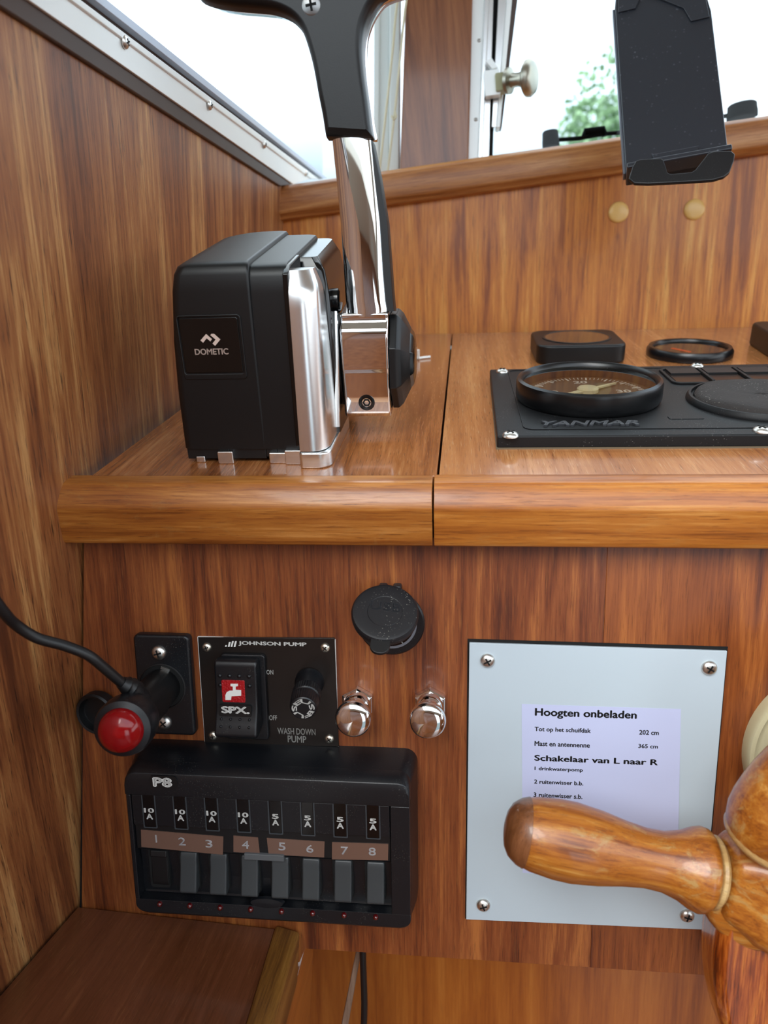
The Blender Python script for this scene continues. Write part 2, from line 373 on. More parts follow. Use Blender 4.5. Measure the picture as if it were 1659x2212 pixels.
bm = nb(); strip(bm, (176, 0), (690, 387), (205, 0), (698, 386), -10, 1); obj('groove', bm, sealdark, wl)
bm = nb(); strip(bm, (205, 0), (698, 386), (232, 0), (707, 384), -10, 6); obj('channel', bm, base('blue grey channel', (.62, .70, .82), .4, .2), wl, bevel=.3, label='blue-grey aluminium glazing channel')
for px, py in ((271, 91), (453, 227), (571, 312), (661, 374)):
    x, y = L(W, px, py, 5); screw(wl, x, y, 4.6, 3.2, steel)
g0 = Vector(L(W, 218, 0)); g1 = Vector(L(W, 702, 385)); g2 = g1 + (g0 - g1) * 1.9
bm = nb(); prism(bm, [tuple(g2), tuple(g1), (g1.x, 520), (g2.x, 520)], -6, -3); obj('pane', bm, pane, wl)
# upright behind the dashboard and its sill
bm = nb(); t0 = L(B, 612, 440); t1 = L(B, 1659, 286); s2 = (t1[1] - t0[1]) / (t1[0] - t0[0])
prism(bm, [(-30, -12), (900, -12), (900, t0[1] + (900 - t0[0]) * s2), (-30, t0[1] + (-30 - t0[0]) * s2)], -14, 0)
struct('wall_front', bm, M_['back'], B)
ta = Vector(L(B, 612, 474, 10)); tb = Vector(L(B, 1659, 329, 10)); ang = math.atan2(tb.y - ta.y, tb.x - ta.x)
tu = Vector(L(B, 612, 400, 10)); th = (tu - ta).length
TR = B @ T(ta.x, ta.y) @ Matrix.Rotation(ang, 4, 'Z')          # sill frame
bm = nb(); prof = [(-60, 0), (8, 0), (10, 2.5), (14, 5), (15.5, th * .5), (13.5, th - 4), (8, th), (-60, th)]
loft(bm, [[(x, p[1], p[0]) for p in prof] for x in (-8, 900)])
struct('trim_1', bm, M_['trim'], TR, bevel=1.5)
G = TR @ T(0, th, 0)                                          # x along sill, y up, z to cabin
def gx(px, py, z): return L(G, px, py, z)
# pillar between the windows
bm = nb(); pts = [gx(857, 352, -8), gx(1009, 332, -8), gx(1019, 0, -8), gx(872, 0, -8)]
up_ = [(p[0] + (q[0] - p[0]) * 2.2, p[1] + (q[1] - p[1]) * 2.2) for p, q in ((pts[1], pts[2]), (pts[0], pts[3]))]
prism(bm, [(pts[0][0] + 1, pts[0][1] - 14), (pts[1][0], pts[1][1] - 14), up_[0], up_[1]], -50, -8); struct('trim_2', bm, M_['pillar'], G, bevel=2)
# corner post
bm = nb()
for a, b, z in ((806, 818, -22), (818, 840, -26), (840, 862, -20)):
    q = [gx(a, 390, z), gx(b, 390, z), gx(b + 3, 0, z), gx(a + 1, 0, z)]
    q[2] = (q[1][0] + (q[2][0] - q[1][0]) * 2.2, q[1][1] + (q[2][1] - q[1][1]) * 2.2); q[3] = (q[0][0] + (q[3][0] - q[0][0]) * 2.2, q[0][1] + (q[3][1] - q[0][1]) * 2.2)
    prism(bm, q, z - 14, z)
struct('trim_3', bm, base('white window post', '#dfe4e1', .4), G, bevel=1.5)
# windscreen light with its sliding frame
w3 = bpy.data.objects.new('window_2', None); C.objects.link(w3); w3.matrix_world = G; w3['kind'] = 'structure'
def vbar(name, a0, b0, a1, b1, z0, z1, mat, yb=345, yt=0, bev=.6, ext=2.2, **k):
    q = [gx(a0, yb, z1), gx(b0, yb, z1), gx(b1, yt, z1), gx(a1, yt, z1)]
    if ext > 1:
        q[2] = (q[1][0] + (q[2][0] - q[1][0]) * ext, q[1][1] + (q[2][1] - q[1][1]) * ext); q[3] = (q[0][0] + (q[3][0] - q[0][0]) * ext, q[0][1] + (q[3][1] - q[0][1]) * ext)
    bm = nb(); prism(bm, q, z0, z1); return obj(name, bm, mat, w3, bevel=bev, **k)
vbar('frame', 1008, 1033, 1020, 1047, -30, -14, alub)
vbar('frame', 1033, 1041, 1047, 1056, -30, -10, alu)
vbar('frame', 1041, 1056, 1056, 1066, -30, -16, alu)
vbar('groove', 1056, 1064, 1066, 1076, -34, -24, void, bev=0)
vbar('frame', 1062, 1072, 1076, 1095, -30, -17, alu, yb=275)
vbar('frame', 1072, 1080, 1095, 1106, -32, -15, alub, yb=275)
vbar('frame', 1080, 1084, 1106, 1118, -34, -20, sealdark, yb=275)
for px, py in ((1036, 87), (1029, 258)):
    x, y = gx(px - 1, py, -14); screw(w3, x, y, -14, 1.8, steel)
q0 = gx(1045, 345, -30)
bm = nb(); prism(bm, [(q0[0], -30), (900, -30), (900, 330), (q0[0] + 10, 330)], -33, -30); obj('pane', bm, pane, w3)
# screws caps are things, see below. cabin shell (world metres)
def wbox(name, x0, x1, y0, y1, z0, z1, mat, **k):
    bm = nb(); box(bm, x0 * 1000, x1 * 1000, y0 * 1000, y1 * 1000, z0 * 1000, z1 * 1000); return struct(name, bm, mat, **k)
bm = nb()
for x0, x1, y0, y1 in ((-.75, 1.75, .0, .75), (-.75, -.62, -1.75, .0), (1.35, 1.75, -1.75, .0), (-.62, 1.35, -1.75, -1.05)): box(bm, x0 * 1000, x1 * 1000, y0 * 1000, y1 * 1000, 1980, 2020)
struct('ceiling', bm, ceilm)     # the sliding roof stands open
wbox('floor', -.75, 1.75, -1.75, .9, .33, .36, floorm)
wbox('wall_right', 1.70, 1.75, -1.75, .75, .36, 1.45, M_['wall'])
bm = nb()
for x0, x1, z0, z1 in ((-.75, .45, .36, 1.98), (1.05, 1.75, .36, 1.98), (.45, 1.05, 1.9, 1.98)):
    box(bm, x0 * 1000, x1 * 1000, -1750, -1710, z0 * 1000, z1 * 1000)
struct('wall_back', bm, M_['pillar'])

# ================================================================ DASHBOARD
dash = thing('dashboard', 'varnished teak dashboard with sloping front panel, flat top and thick rounded nosing', 'dashboard', K)
# K-frame -> P-frame inside the dashboard
KP = K.inverted() @ P
lw0 = L(K, 380, 890); lw1 = L(K, 178, 1040); ls = (lw1[0] - lw0[0]) / (lw1[1] - lw0[1])
def lx(y): return lw0[0] + (y - lw0[1]) * ls
SX0 = L(K, 945, 1041)[0]; SX1 = L(K, 977, 722)[0]
bm = nb(); prism(bm, [(lx(8) + .6, 8), (SX0 - .6, 8), (SX1 - .6, 384), (lx(384) + 1, 384)], -14, 0)
obj('top_board', bm, M_['topb'], dash, bevel=.5, label='left top board')
bm = nb(); prism(bm, [(SX0 + .5, 8), (700, 8), (700, 384), (SX1 + .5, 384)], -14, 0)
obj('top_board', bm, wood('teak dashboard top right', ['#8b5230', '#a96c3c', '#b87b49', '#ca905c'], 'Y', seed=25, band=30, rough=.25, coat=.6, rayc='#e0b88c', rayamt=.4), dash, bevel=.5, label='right top board')
bm = nb(); prism(bm, [(lx(12) + 2, 10), (690, 10), (690, 380), (lx(380) + 3, 380)], -20, -14.5); obj('underlay', bm, void, dash)
# nosing profile in (y, z) of K
nx0 = L(K, 104, 1090, -14)[0]
zb = -33.5
nprof = [(10, 0), (3, 0), (0, -.5), (-3.6, -3.4), (-6.8, -7.6), (-8.2, -10.2), (-8.5, -12), (-7.2, -28.5), (-6, zb + 1.5), (-3.5, zb), (12, zb)]
def nosing(xa, xb, lab, m, slant=False):
    bm = nb(); xs = [xa, xa + (xb - xa) * .5, xb]; rings = []
    for i, x in enumerate(xs):
        r = []
        for y, z in nprof:
            xx = x
            if slant and i == 0: xx = x + (8.6 + y) * .75 + max(0, (-9 - z)) * .17
            r.append((xx, y, z))
        rings.append(r)
    loft(bm, rings); obj('nosing', bm, m, dash, bevel=.5, seg=2, label=lab)
nosing(nx0, L(K, 935, 1090, -10)[0] - .25, 'left length of rounded nosing', M_['nose'], True)
nosing(L(K, 936, 1090, -10)[0] + .25, 700, 'right length of rounded nosing', wood('teak nosing right', ['#7c4314', '#a05d20', '#b06d29', '#c68a44'], 'X', seed=31, band=90, streak=650, pore=1500, porecol='#60300e', poreamt=.75, rough=.38, coat=.2, wear=.15))
bm = nb(); box(bm, SX0 - 5, SX0 + 4, 1, 6, -31, -5); obj('leak_block', bm, void, dash)  # dark block added behind the nosing seam to stop light leaking through
# front panel in P
pb = -290.0
jl0 = L(P, 175, 1160); jl1 = L(P, 165, 1950)
v0 = L(P, 1313, 1165)[0]; v1 = L(P, 1274, 2090)[0]
fpn = thing('front_panel', 'dark varnished teak front panel that carries the switches, below the rounded nosing', 'panel', P)
bm = nb(); prism(bm, [(jl0[0] + 1.9, -34), (v0, -34), (v1, pb), (-80, pb), (-84, -300), (jl1[0], -300)], -14, 0)
obj('panel_board', bm, M_['front'], fpn, bevel=.25, label='left veneer leaf')
bm = nb(); prism(bm, [(v0, -34), (600, -34), (600, pb), (v1, pb)], -14, 0)
obj('panel_board', bm, wood('teak front panel right', ['#4f220d', '#753b16', '#87481c', '#9c5a26'], 'Y', seed=43, band=80, streak=300, pore=1700, coat=.12, rough=.42, poreamt=.55), fpn, bevel=.25, label='right veneer leaf')
bm = nb(); prism(bm, [(jl0[0] - 3, -30), (jl0[0] + 6, -30), (jl1[0] + 6, jl1[1] - 8), (jl1[0] - 3, jl1[1] - 8)], -20, -4)
obj('dark_joint', bm, void, fpn)

# ================================================================ SHELF beside the panel
s0 = L(P, 595, 2003); s1_ = L(P, 165, 1955)
S0 = P @ Vector((s0[0] * .001, s0[1] * .001, 0)); S1 = P @ Vector((s1_[0] * .001, s1_[1] * .001, 0))
q_ = L(W, 0, 2140); S2 = W @ Vector((q_[0] * .001, q_[1] * .001, 0))
sxv = (S0 - S1).normalized(); szv = sxv.cross(S2 - S1).normalized()
if szv.z < 0: szv = -szv
syv = szv.cross(sxv)
SM = Matrix.Identity(4)
for i, v in enumerate((sxv, syv, szv)):
    for j in range(3): SM[j][i] = v[j]
for j in range(3): SM[j][3] = S0[j]
lA = Vector(L(SM, 165, 1955)); lB = Vector(L(SM, 0, 2140)); lC = lA + (lB - lA) * 4
rA = Vector(L(SM, 595, 2003)); rB = Vector(L(SM, 532, 2212)); rC = rA + (rB - rA) * 4
fA = Vector(L(SM, 648, 2018)); fB = Vector(L(SM, 572, 2212, 0)); fC = rC + (fB - rB)
sh = thing('side_shelf', 'dark teak shelf with pale worn edge strip, below the black switch panel', 'shelf', SM)
bm = nb(); prism(bm, [(lA.x - 3, -1), (lA.x + 4, -1), (lC.x + 5, lC.y), (lC.x - 3, lC.y)], -14, -3); obj('dark_joint', bm, void, sh)
bm = nb(); prism(bm, [(lA.x + 1.8, -1.4), (rA.x, -1.4), tuple(rC), (lC.x + 3, lC.y)], -12, 0); obj('shelf_board', bm, M_['shelf'], sh, bevel=.6)
bm = nb(); prism(bm, [tuple(rA), tuple(fA), tuple(fC), tuple(rC)], -30, 2.2); obj('edge_strip', bm, M_['lip'], sh, bevel=2.2, label='pale worn teak edge strip')
bm = nb(); prism(bm, [(fA.x - 12, 60), (fA.x - 2, 60), (fC.x - 2, fC.y), (fC.x - 12, fC.y)], -260, -28); obj('side_board', bm, M_['low'], sh, bevel=.5, label='orange teak side board')

# bulkhead deep under the dashboard
bm = nb(); prism(bm, [(-260, -250), (640, -250), (640, -720), (-260, -720)], -150, -140); struct('wall_under', bm, M_['low'], P)
t = thing('cable', 'black cable hanging down in the recess under the dashboard', 'cable', P)
pc = [(*L(P, 783, 2040, -20), -20), (*L(P, 785, 2100, -20), -20), (*L(P, 787, 2160, -20), -20), (*L(P, 786, 2212, -20), -20), (*L(P, 782, 2300, -20), -20), (*L(P, 784, 2600, -20), -20)]
pc[0] = (pc[0][0], -284, -20)
bm = nb(); tube(bm, smoothpts(pc), 2.1, 12); obj('sheath', bm, rubber, t)
t = thing('board_offcut', 'thin weathered grey-brown board leaning beside the black hanging cable', 'board', P)
a = L(P, 776, 2056, -24); b = L(P, 740, 2212, -24); d = (b[0] - a[0], b[1] - a[1])
e_ = (b[0] + d[0] * 2, b[1] + d[1] * 2)
bm = nb(); prism(bm, [(a[0] - .5, a[1] + 8), (a[0] + 2.6, a[1] + 8), (e_[0] + 9, e_[1]), (e_[0] + 2, e_[1])], -32, -24)
obj('board', bm, wood('weathered board', ['#5a4436', '#7a6150', '#8a7260', '#a08a76'], 'Y', seed=33, rough=.6, coat=0), t, bevel=.8)

# ================================================================ SCREW CAPS on the upright
for (px, py), s in (((1337, 458), 'left'), ((1501, 452), 'right')):
    x, y = L(B, px, py, 2)
    o = thing('screw_cap', f'tan plastic screw cap, {s} one of the pair below the phone mount', 'screw cap', B @ T(x, y), 'tan screw caps')
    bm = nb(); lathe(bm, [(9.2, 0), (9.2, .8), (8.6, 2.), (7, 2.7), (4, 3.0), (.01, 3.1)], 40); obj('cap', bm, capyel, o)

# ================================================================ GEAR LEVER CONTROL
gc = thing('throttle_control', 'black and silver engine throttle control with chrome lever on dashboard beside side wall', 'throttle', K)
def outline(x0, x1, y0, y1, rr): return rrect(x0, x1, y0, y1, rr, 7)
def ztop(y): return 100.5 + (y - 28) * .095
# left body, slightly proud
levels = [(0, 0, 0), (.30, .8, 0), (.6, 2.6, .4), (.86, 5.6, 1.4), (.94, 7.2, 2.4), (.975, 9, 4), (.99, 11.5, 6.5), (.995, 16, 11)]
bm = nb(); rings = []
for f, dl, df in levels:
    pts = outline(-137 + dl, -91 - max(0, dl - 8) * .3, 27 + df, 134 - dl * .5, [max(3, 6 - dl * .3), max(14, 34 - dl), 5, 1.5])
    rings.append([(p[0], p[1], 8 + f * (ztop(p[1]) + 1.4 - 8)) for p in pts])
loft(bm, rings); obj('housing', bm, black, gc, ang=50)
bm = nb(); rings = []
for f, dl, df in levels:
    df = df * 1.1 + f * 1.6
    pts = outline(-100, -72.5 - max(0, dl - 8) * .2, 27 + df, 130 - dl * .5, [6, 6, 1.5, 1.5])
    rings.append([(p[0], p[1], 8 + f * (ztop(p[1]) - .6 - 8)) for p in pts])
loft(bm, rings); obj('housing_side', bm, black, gc, ang=50)
# dark edge where the silver cover meets, rear gloss shroud
bm = nb(); rings = []
for f, dl, df in [(0, 0, 0), (.5, .6, 3), (.8, 2, 6), (.93, 4, 8), (1., 8, 12)]:
    pts = outline(-76, -55.5 - dl, 52 + df, 128 - df * .5, [6, 2, 2, 3])
    rings.append([(p[0], p[1], 8 + f * (ztop(p[1]) - 3.5 - 8)) for p in pts])
loft(bm, rings); obj('rear_shroud', bm, blackgloss, gc, ang=50, label='gloss black rear shroud')
bm = nb(); prism(bm, [(24.5, 10), (29, 96), (36, 99.5), (60, 102), (60, 10)], -74.5, -71.5, 'X'); obj('edge_band', bm, blackgloss, gc, bevel=.6)
# skirt with notches
bm = nb()
for x0, x1, z0 in ((-135.5, -118, 2), (-118, -112, 5), (-112, -92, 2), (-92, -86, 3), (-86, -73, 5)):
    prism(bm, [(28.5, z0), (28.5, 9.5), (120, 9.5), (120, z0)], x0, x1, 'X')
obj('skirt', bm, rubber, gc, bevel=.4)
for x0, x1, y0, zt in ((-118, -109.5, 25.5, 7), (-90, -80, 26, 6), (-81, -72, 24, 8), (-131, -126, 28, 3.5)):
    bm = nb(); box(bm, x0, x1, y0, y0 + 30, 0, zt); obj('mounting_lug', bm, alu, gc, bevel=.6, label='silver mounting lug')
# silver side cover
def cover_ring(f):
    z = 9 + f * 88; yf = 19.5 + 7.5 * f + 6 * max(0, f - .88) * 8; yb = 60 - 14 * f; c = 9 - 3.5 * f
    x0 = -71.5; x1 = -57 - 1.5 * f - 3 * max(0, f - .9) * 10
    return [(x0, yf, z), (x0 + (x1 - x0) * .35, yf - .2, z), (x0 + (x1 - x0) * .65, yf + .6, z), (x0 + (x1 - x0) * .88, yf + 4, z), (x1, yf + c, z), (x1 + .2, (yf + yb) / 2, z), (x1, yb, z), (x0, yb, z)]
bm = nb(); loft(bm, [cover_ring(f) for f in (0, .1, .25, .45, .65, .8, .88, .92, .955, .985, 1.)]); obj('side_cover', bm, alu, gc, ang=46, label='polished silver side cover')
bm = nb(); prism(bm, rrect(-72, -55.5, 18, 90, [3, 1, 2, 7]), 0, 8.6); obj('base_foot', bm, alu, gc, bevel=1.2, label='polished silver foot')
bm = nb(); tube(bm, [(-56.5, 52, 12), (-55.6, 60, 60), (-56, 66, 72)], 1.4, 8); obj('side_trim', bm, alu, gc)
# badge
HF = Matrix.Identity(4)
rt = math.degrees(math.atan2(2.2, 60))
BD = T(-137, 26.7, 8) @ RX(90 - .9)
def bl(px, py): return L(K @ BD, px, py, 0)
p0 = bl(396, 822); p1 = bl(521, 676); q0 = bl(403, 806); q1 = bl(513, 684)
bm = nb(); ringprism(bm, rrect(p0[0] + 1, p1[0] - .5, p0[1] + .4, p1[1] - .4, 2), rrect(q0[0] - .5, q1[0] + .5, q0[1] - .5, q1[1] + .5, 1.2), -4, .7); obj('badge_surround', bm, black, gc, BD, bevel=.9)
bd = obj('badge', prism(nb(), rrect(q0[0], q1[0], q0[1], q1[1], 1.2), -4, .6), blackgloss, gc, BD, bevel=.5, label='gloss black badge with pink-silver logo')
a = bl(423, 766); b = bl(493, 752)
text('DOMETIC', a[0], a[1], b[0], b[1], .62, badgeprint, bd, bold=.18)
ck = bl(435, 742); cs = (bl(475, 742)[0] - ck[0]) / 40
def mk(pts): return [(ck[0] + x * cs, ck[1] + y * cs) for x, y in pts]
bm = nb(); prism(bm, mk([(0, 7), (14, 20), (25, 9), (21, 4.5), (14, 11), (5, 2)]), .62, .7)
prism(bm, mk([(25, 20), (31, 20), (43, 8), (30, -5), (25, 0), (33, 8), (23, 17)]), .62, .7)
obj('logo', bm, badgeprint, bd)
# pivot disc, hub, cap
def AX(x, y, z): return Tm(x, y, z) @ Matrix.Rotation(R(90), 4, 'Y')      # lathe axis along +x
HY, HZ = 86, 42
bm = nb(); lathe(bm, [(25, 0), (26, 1), (26, 4), (22, 5)], 40, AX(-58.5, HY, HZ)); obj('pivot_disc', bm, rubber, gc)
bm = nb(); lathe(bm, [(6, 0), (6.5, 1), (6.5, 5), (5, 6)], 24, AX(-59.5, HY - 14, HZ + 35)); obj('neutral_button', bm, blackgloss, gc)
hp = [(63.5, 14), (61.4, 16.5), (60.0, 38.5), (59.4, 41.5), (59.2, 43), (59.2, 58), (60.5, 63.5), (63.5, 66), (64.5, 68.2), (63.8, 71), (90, 74), (104, 66), (112, 50), (112, 34), (104, 20), (92, 14)]
bm = nb(); prism(bm, hp, -53.6, -27.4, 'X'); hub = obj('hub', bm, chrome, gc, bevel=2.2, seg=4, label='chrome lever hub')
sM = T(*[0, 0, 0])
bm = nb(); lathe(bm, [(4.6, -3), (4.6, .4), (3.4, .7), (2.6, .7), (2.4, -1), (.01, -1)], 24)
hx = nb(); 
sl_m = T(-40.8, 61.2, 23) @ RX(93.6)
obj('hex_screw', bm, blackgloss, hub, sl_m, label='black socket screw')
bm = nb(); lathe(bm, [(2.3, .1), (2.3, .5), (1.4, .55), (1.2, -.2), (.01, -.2)], 6); obj('hex_socket', bm, void, hub, sl_m)
bm = nb(); lathe(bm, [(28.5, 0), (28.5, 3.5), (26, 6), (17, 10.5), (16, 10.5)], 8, AX(-27.2, HY, HZ), a0=R(22.5)); cap = obj('hub_cap', bm, black, gc, bevel=.5, label='black faceted hub cap')
bm = nb(); lathe(bm, [(20, 8), (15, 12), (11, 13), (.1, 13)], 8, AX(-27.2, HY, HZ), a0=R(22.5)); obj('cap_centre', bm, blackgloss, cap, bevel=.3)
# arm in its own leaning frame: x right, y along arm, z to viewer
AM = T(-40.4, 64.5, 66) @ RX(90 - 8)
AMw = K @ AM
def al(px, py, z=0): return L(AMw, px, py, z)
rows = [(748, 836, 668), (745, 833, 650), (741, 828, 590), (734, 821, 480), (724, 809, 380), (716, 801, 305), (713, 797, 270)]
bm = nb(); rings = []
for i, (xl, xr, py) in enumerate(rows):
    a = al(xl, py); b = al(xr, py); y = (a[1] + b[1]) / 2; n = 12; r = []
    cxm = (a[0] + b[0]) / 2; hw = (b[0] - a[0]) / 2
    for k in range(n + 1):
        th_ = math.pi * (1 - k / n); r.append((cxm + hw * math.copysign(abs(math.cos(th_)) ** .75, math.cos(th_)), y, -3.5 + 4.5 * math.sin(th_)))
    r += [(cxm + hw, y, -14), (cxm - hw, y, -14)]
    rings.append(r)
rings.insert(0, [(p[0], p[1] - 4, p[2]) for p in rings[0]])
loft(bm, rings); obj('arm', bm, chrome, gc, AM, ang=50, label='chrome lever arm')
bm = nb(); rings = []
for xr, xo, py in ((833, 853, 672), (831, 850, 640), (820, 838, 480), (808, 822, 380), (800, 806, 305)):
    a = al(xr, py, -5); b = al(xo, py, -5); rings.append([(a[0], a[1], -2.5), (b[0] - .6, b[1], -3.2), (b[0], b[1], -4.5), (b[0], b[1], -15), (a[0] - 2, a[1], -15)])
loft(bm, rings); obj('side_inlay', bm, black, gc, AM, label='black textured inlay along the arm')
# T grip
left = [(709, 299), (704, 294), (697, 250), (688, 205), (678, 150), (668, 110), (655, 72), (640, 50), (620, 35), (590, 24), (550, 19), (500, 15), (455, 7), (428, -6), (420, -30)]
right = [(803, 299), (806, 294), (801, 270), (795, 220), (787, 160), (783, 110), (786, 70), (795, 40), (808, 15), (830, -8), (880, -22), (960, -28), (1000, -40)]
ol = [al(*p) for p in left]; orr = [al(*p) for p in right]
ytop = max(p[1] for p in ol + orr) + 24
orr2 = [p for p in orr]
ol = [tuple(v[:2]) for v in smoothpts([(p[0], p[1], 0) for p in ol], 3)]; orr = [tuple(v[:2]) for v in smoothpts([(p[0], p[1], 0) for p in orr], 3)]
outl = ol + [(ol[-1][0] + 2, ytop - 6), (ol[-1][0] + 12, ytop)] + [(orr[-1][0] - 10, ytop), (orr[-1][0] - 1, ytop - 8)] + orr[::-1]
def segd(p, a, b):
    ab = b - a; t = max(0, min(1, (p - a).dot(ab) / max(ab.dot(ab), 1e-9))); return (p - a - ab * t).length
def shrink(pts, d):
    raw = shrink0(pts, d)
    if d < .3: return raw
    vs = [Vector(p) for p in pts]; n = len(vs)
    ok = [min(segd(Vector(q), vs[i - 1], vs[i]) for i in range(n)) > d * .94 for q in raw]
    o = []
    for i in range(n):
        k = 0
        while not (ok[(i + k) % n] or ok[(i - k) % n]): k += 1
        o.append(raw[(i + k) % n] if ok[(i + k) % n] else raw[(i - k) % n])
    return o
def shrink0(pts, d):
    o = []; n = len(pts)
    for i in range(n):
        a, b, c = Vector(pts[i - 1]), Vector(pts[i]), Vector(pts[(i + 1) % n]); t_ = (c - a).normalized()
        o.append((b.x + -t_.y * d * SG, b.y + t_.x * d * SG))
    return o
area = sum(outl[i - 1][0] * outl[i][1] - outl[i][0] * outl[i - 1][1] for i in range(len(outl))); SG = 1 if area > 0 else -1
bm = nb(); rings = []
for z, d in ((-6, 0), (0, .1), (2.4, .5), (3.9, 1.3), (4.8, 2.4), (5.1, 3.2)): rings.append([(p[0], p[1], z) for p in shrink(outl, d)])
loft(bm, rings); gp = obj('grip', bm, black, gc, AM, ang=60, label='matt black T-shaped grip')
bm = nb(); rings = []
for z, d in ((-16, 2.6), (-14, .6), (-8, 0), (-6.1, 0)): rings.append([(p[0] + 1.4, p[1] + .4, z) for p in shrink(outl, d)])
loft(bm, rings); obj('grip_back', bm, chrome, gc, AM, ang=60, label='chrome back of the grip')
x, y = al(672, 11, 5); bm = nb(); lathe(bm, [(6.2, -2), (6.2, .1), (5.2, .15), (5, -.6)], 28); obj('screw_seat', bm, rubber, gp, T(x, y, 4.7))
bm = nb(); lathe(bm, [(4.6, -.5), (4.6, .3), (3.8, .8), (.01, 1.1)], 24); s = obj('grip_screw', bm, base('dark steel', (.25, .25, .25), .35, 1.), gp, T(x, y, 4.7))
bm = nb()
for a_ in (8, 98): box(bm, -2.6, 2.6, -.55, .55, .4, 1.25, RZ(a_))
obj('screw_slot', bm, void, gp, T(x, y, 4.7))

# small fitting seen beyond the hub
x, y = L(K, 898, 778)
o = thing('clip', 'small pale metal split pin lying on dashboard behind the lever hub', 'clip', K @ T(x, y - 2, 0))
bm = nb(); tube(bm, smoothpts([(0, 0, 11), (0, 1, 4), (0, 2, 1.2), (6, 6, 1.2), (12, 8, 1.2)]), 1.1, 10); tube(bm, smoothpts([(2.4, 0, 9), (2.4, 1, 4), (2.4, 2, 1.2), (0, 10, 1.2)]), 1.1, 10); obj('wire', bm, alub, o)

# ================================================================ INSTRUMENT PANEL
ip = thing('engine_instrument_panel', 'dusty black engine instrument panel with large tachometer, lying on dashboard', 'instrument panel', K)
bm = nb(); prism(bm, [(31, 47), (330, 47), (330, 206), (33.5, 201)], 0.3, 7.5); obj('panel_plate', bm, dusty, ip, bevel=1.2)
bm = nb(); prism(bm, [(30.6, 46.5), (331, 46.5), (331, 206), (33.6, 201)], -.1, .9); obj('gasket', bm, base('cream sealant', '#6a5c48', .7), ip)
# raised field outline
bm = nb(); ringprism(bm, rrect(46, 320, 57, 196, 6), rrect(47, 319, 58, 195, 5), 7.4, 8.0); obj('raised_line', bm, dusty, ip)
for px, py in ((1085, 801), (1103, 938), (1506, 789), (1645, 928)):
    x, y = L(K, px, py, 8.5); screw(ip, x, y, 7.4, 4.4, steel, 35)
x, y = 312, 198; screw(ip, x, y, 7.4, 3.9, steel, 10)
# tachometer
TX, TY = 90, 119
tm = obj('tachometer', lathe(nb(), [(40, 0), (42.5, .5), (43.8, 3), (43.8, 11), (43.2, 13), (41.6, 14), (40.2, 13.2), (39, 10), (38.6, 4)], 72, cap=False), base('gloss black bezel', '#08090b', .3), ip, T(TX, TY, 7.5), label='gloss black tachometer bezel')
obj('dial', lathe(nb(), [(39, 3.5), (38.8, 4.2), (.01, 4.2)], 48), dial_reflect, tm)
bm = nb()
for k in range(68):
    a = R(240 - k * 4.5); big = k % 5 == 0; r0, r1, w_ = (29.5, 35, .45) if big else (31.5, 35, .22)
    box(bm, r0, r1, -w_, w_, 4.2, 4.35, Matrix.Rotation(a, 4, 'Z'))
obj('tick_marks', bm, whiteprint, tm)
for s_, a in (('10', 178), ('20', 92), ('30', 2)):
    x = 22 * math.cos(R(a)); y = 24 * math.sin(R(a)); text(s_, x - 4.2, y - 3, x + 4.2, y + 3, 4.22, whiteprint, tm, bold=.2)
bm = nb(); lathe(bm, [(6.5, 4.4), (6.5, 6.5), (5.5, 7.4), (.01, 7.6)], 28); prism(bm, [(0, -1.6), (0, 1.6), (25, .8), (25, -.8)], 5, 6, M=RZ(38)); prism(bm, [(0, -2.4), (0, 2.4), (-17, 1.8), (-17, -1.8)], 5, 6, M=RZ(38))
obj('needle', bm, creamneedle, tm)
obj('glass', lathe(nb(), [(39.2, 10.4), (39.2, 11), (.01, 11.2)], 48, cap=False), dialglass, tm)
text('YANMAR', 57, 62.5, 109, 70, 7.4, speck(base('raised black letters', '#34363a', .35), 1500, .2), ip, bold=.28, ext=1.2, shear=.3, name='raised_lettering')
text('YANMAR', 57.2, 62.9, 108.8, 69.8, 8.6, base('lighter letter faces', '#63666a', .3), ip, bold=.2, ext=.12, shear=.3, name='letter_faces')  # top faces a lighter grey than the raised letters below
# buzzer
BX, BY = 189, 108
bz = obj('buzzer', lathe(nb(), [(47, 0), (47, 1.5), (45.5, 3.5), (44, 3.5), (44, 1.5), (42.5, 1.5), (42, 3)], 64, cap=False), dusty, ip, T(BX, BY, 7.5) @ Matrix.Diagonal((.88, .88, 1, 1)))
bm = nb(); rings = []
for r_, z in ((42, 1.6), (40.5, 4), (38, 5.6), (30, 5.9), (18, 5.3), (6, 4.9), (.05, 4.8)):
    rings.append([(r_ * (1 + (.03 * math.sin(a * 2 + 1) if r_ > 35 else 0)) * math.cos(a), r_ * (1 + (.05 * math.sin(3 * a) if r_ > 35 else 0)) * math.sin(a), z + .25 * math.sin(5 * a + r_ * .2)) for a in [2 * math.pi * i / 64 for i in range(64)]])
loft(bm, rings); fab = speck(base('dusty black gauze', '#231e1c', .75), 700, .9, .0004, dust=.9, dustcol='#b0aaa2', dscale=500); obj('buzzer_cover', bm, fab, bz, label='dusty crumpled gauze')
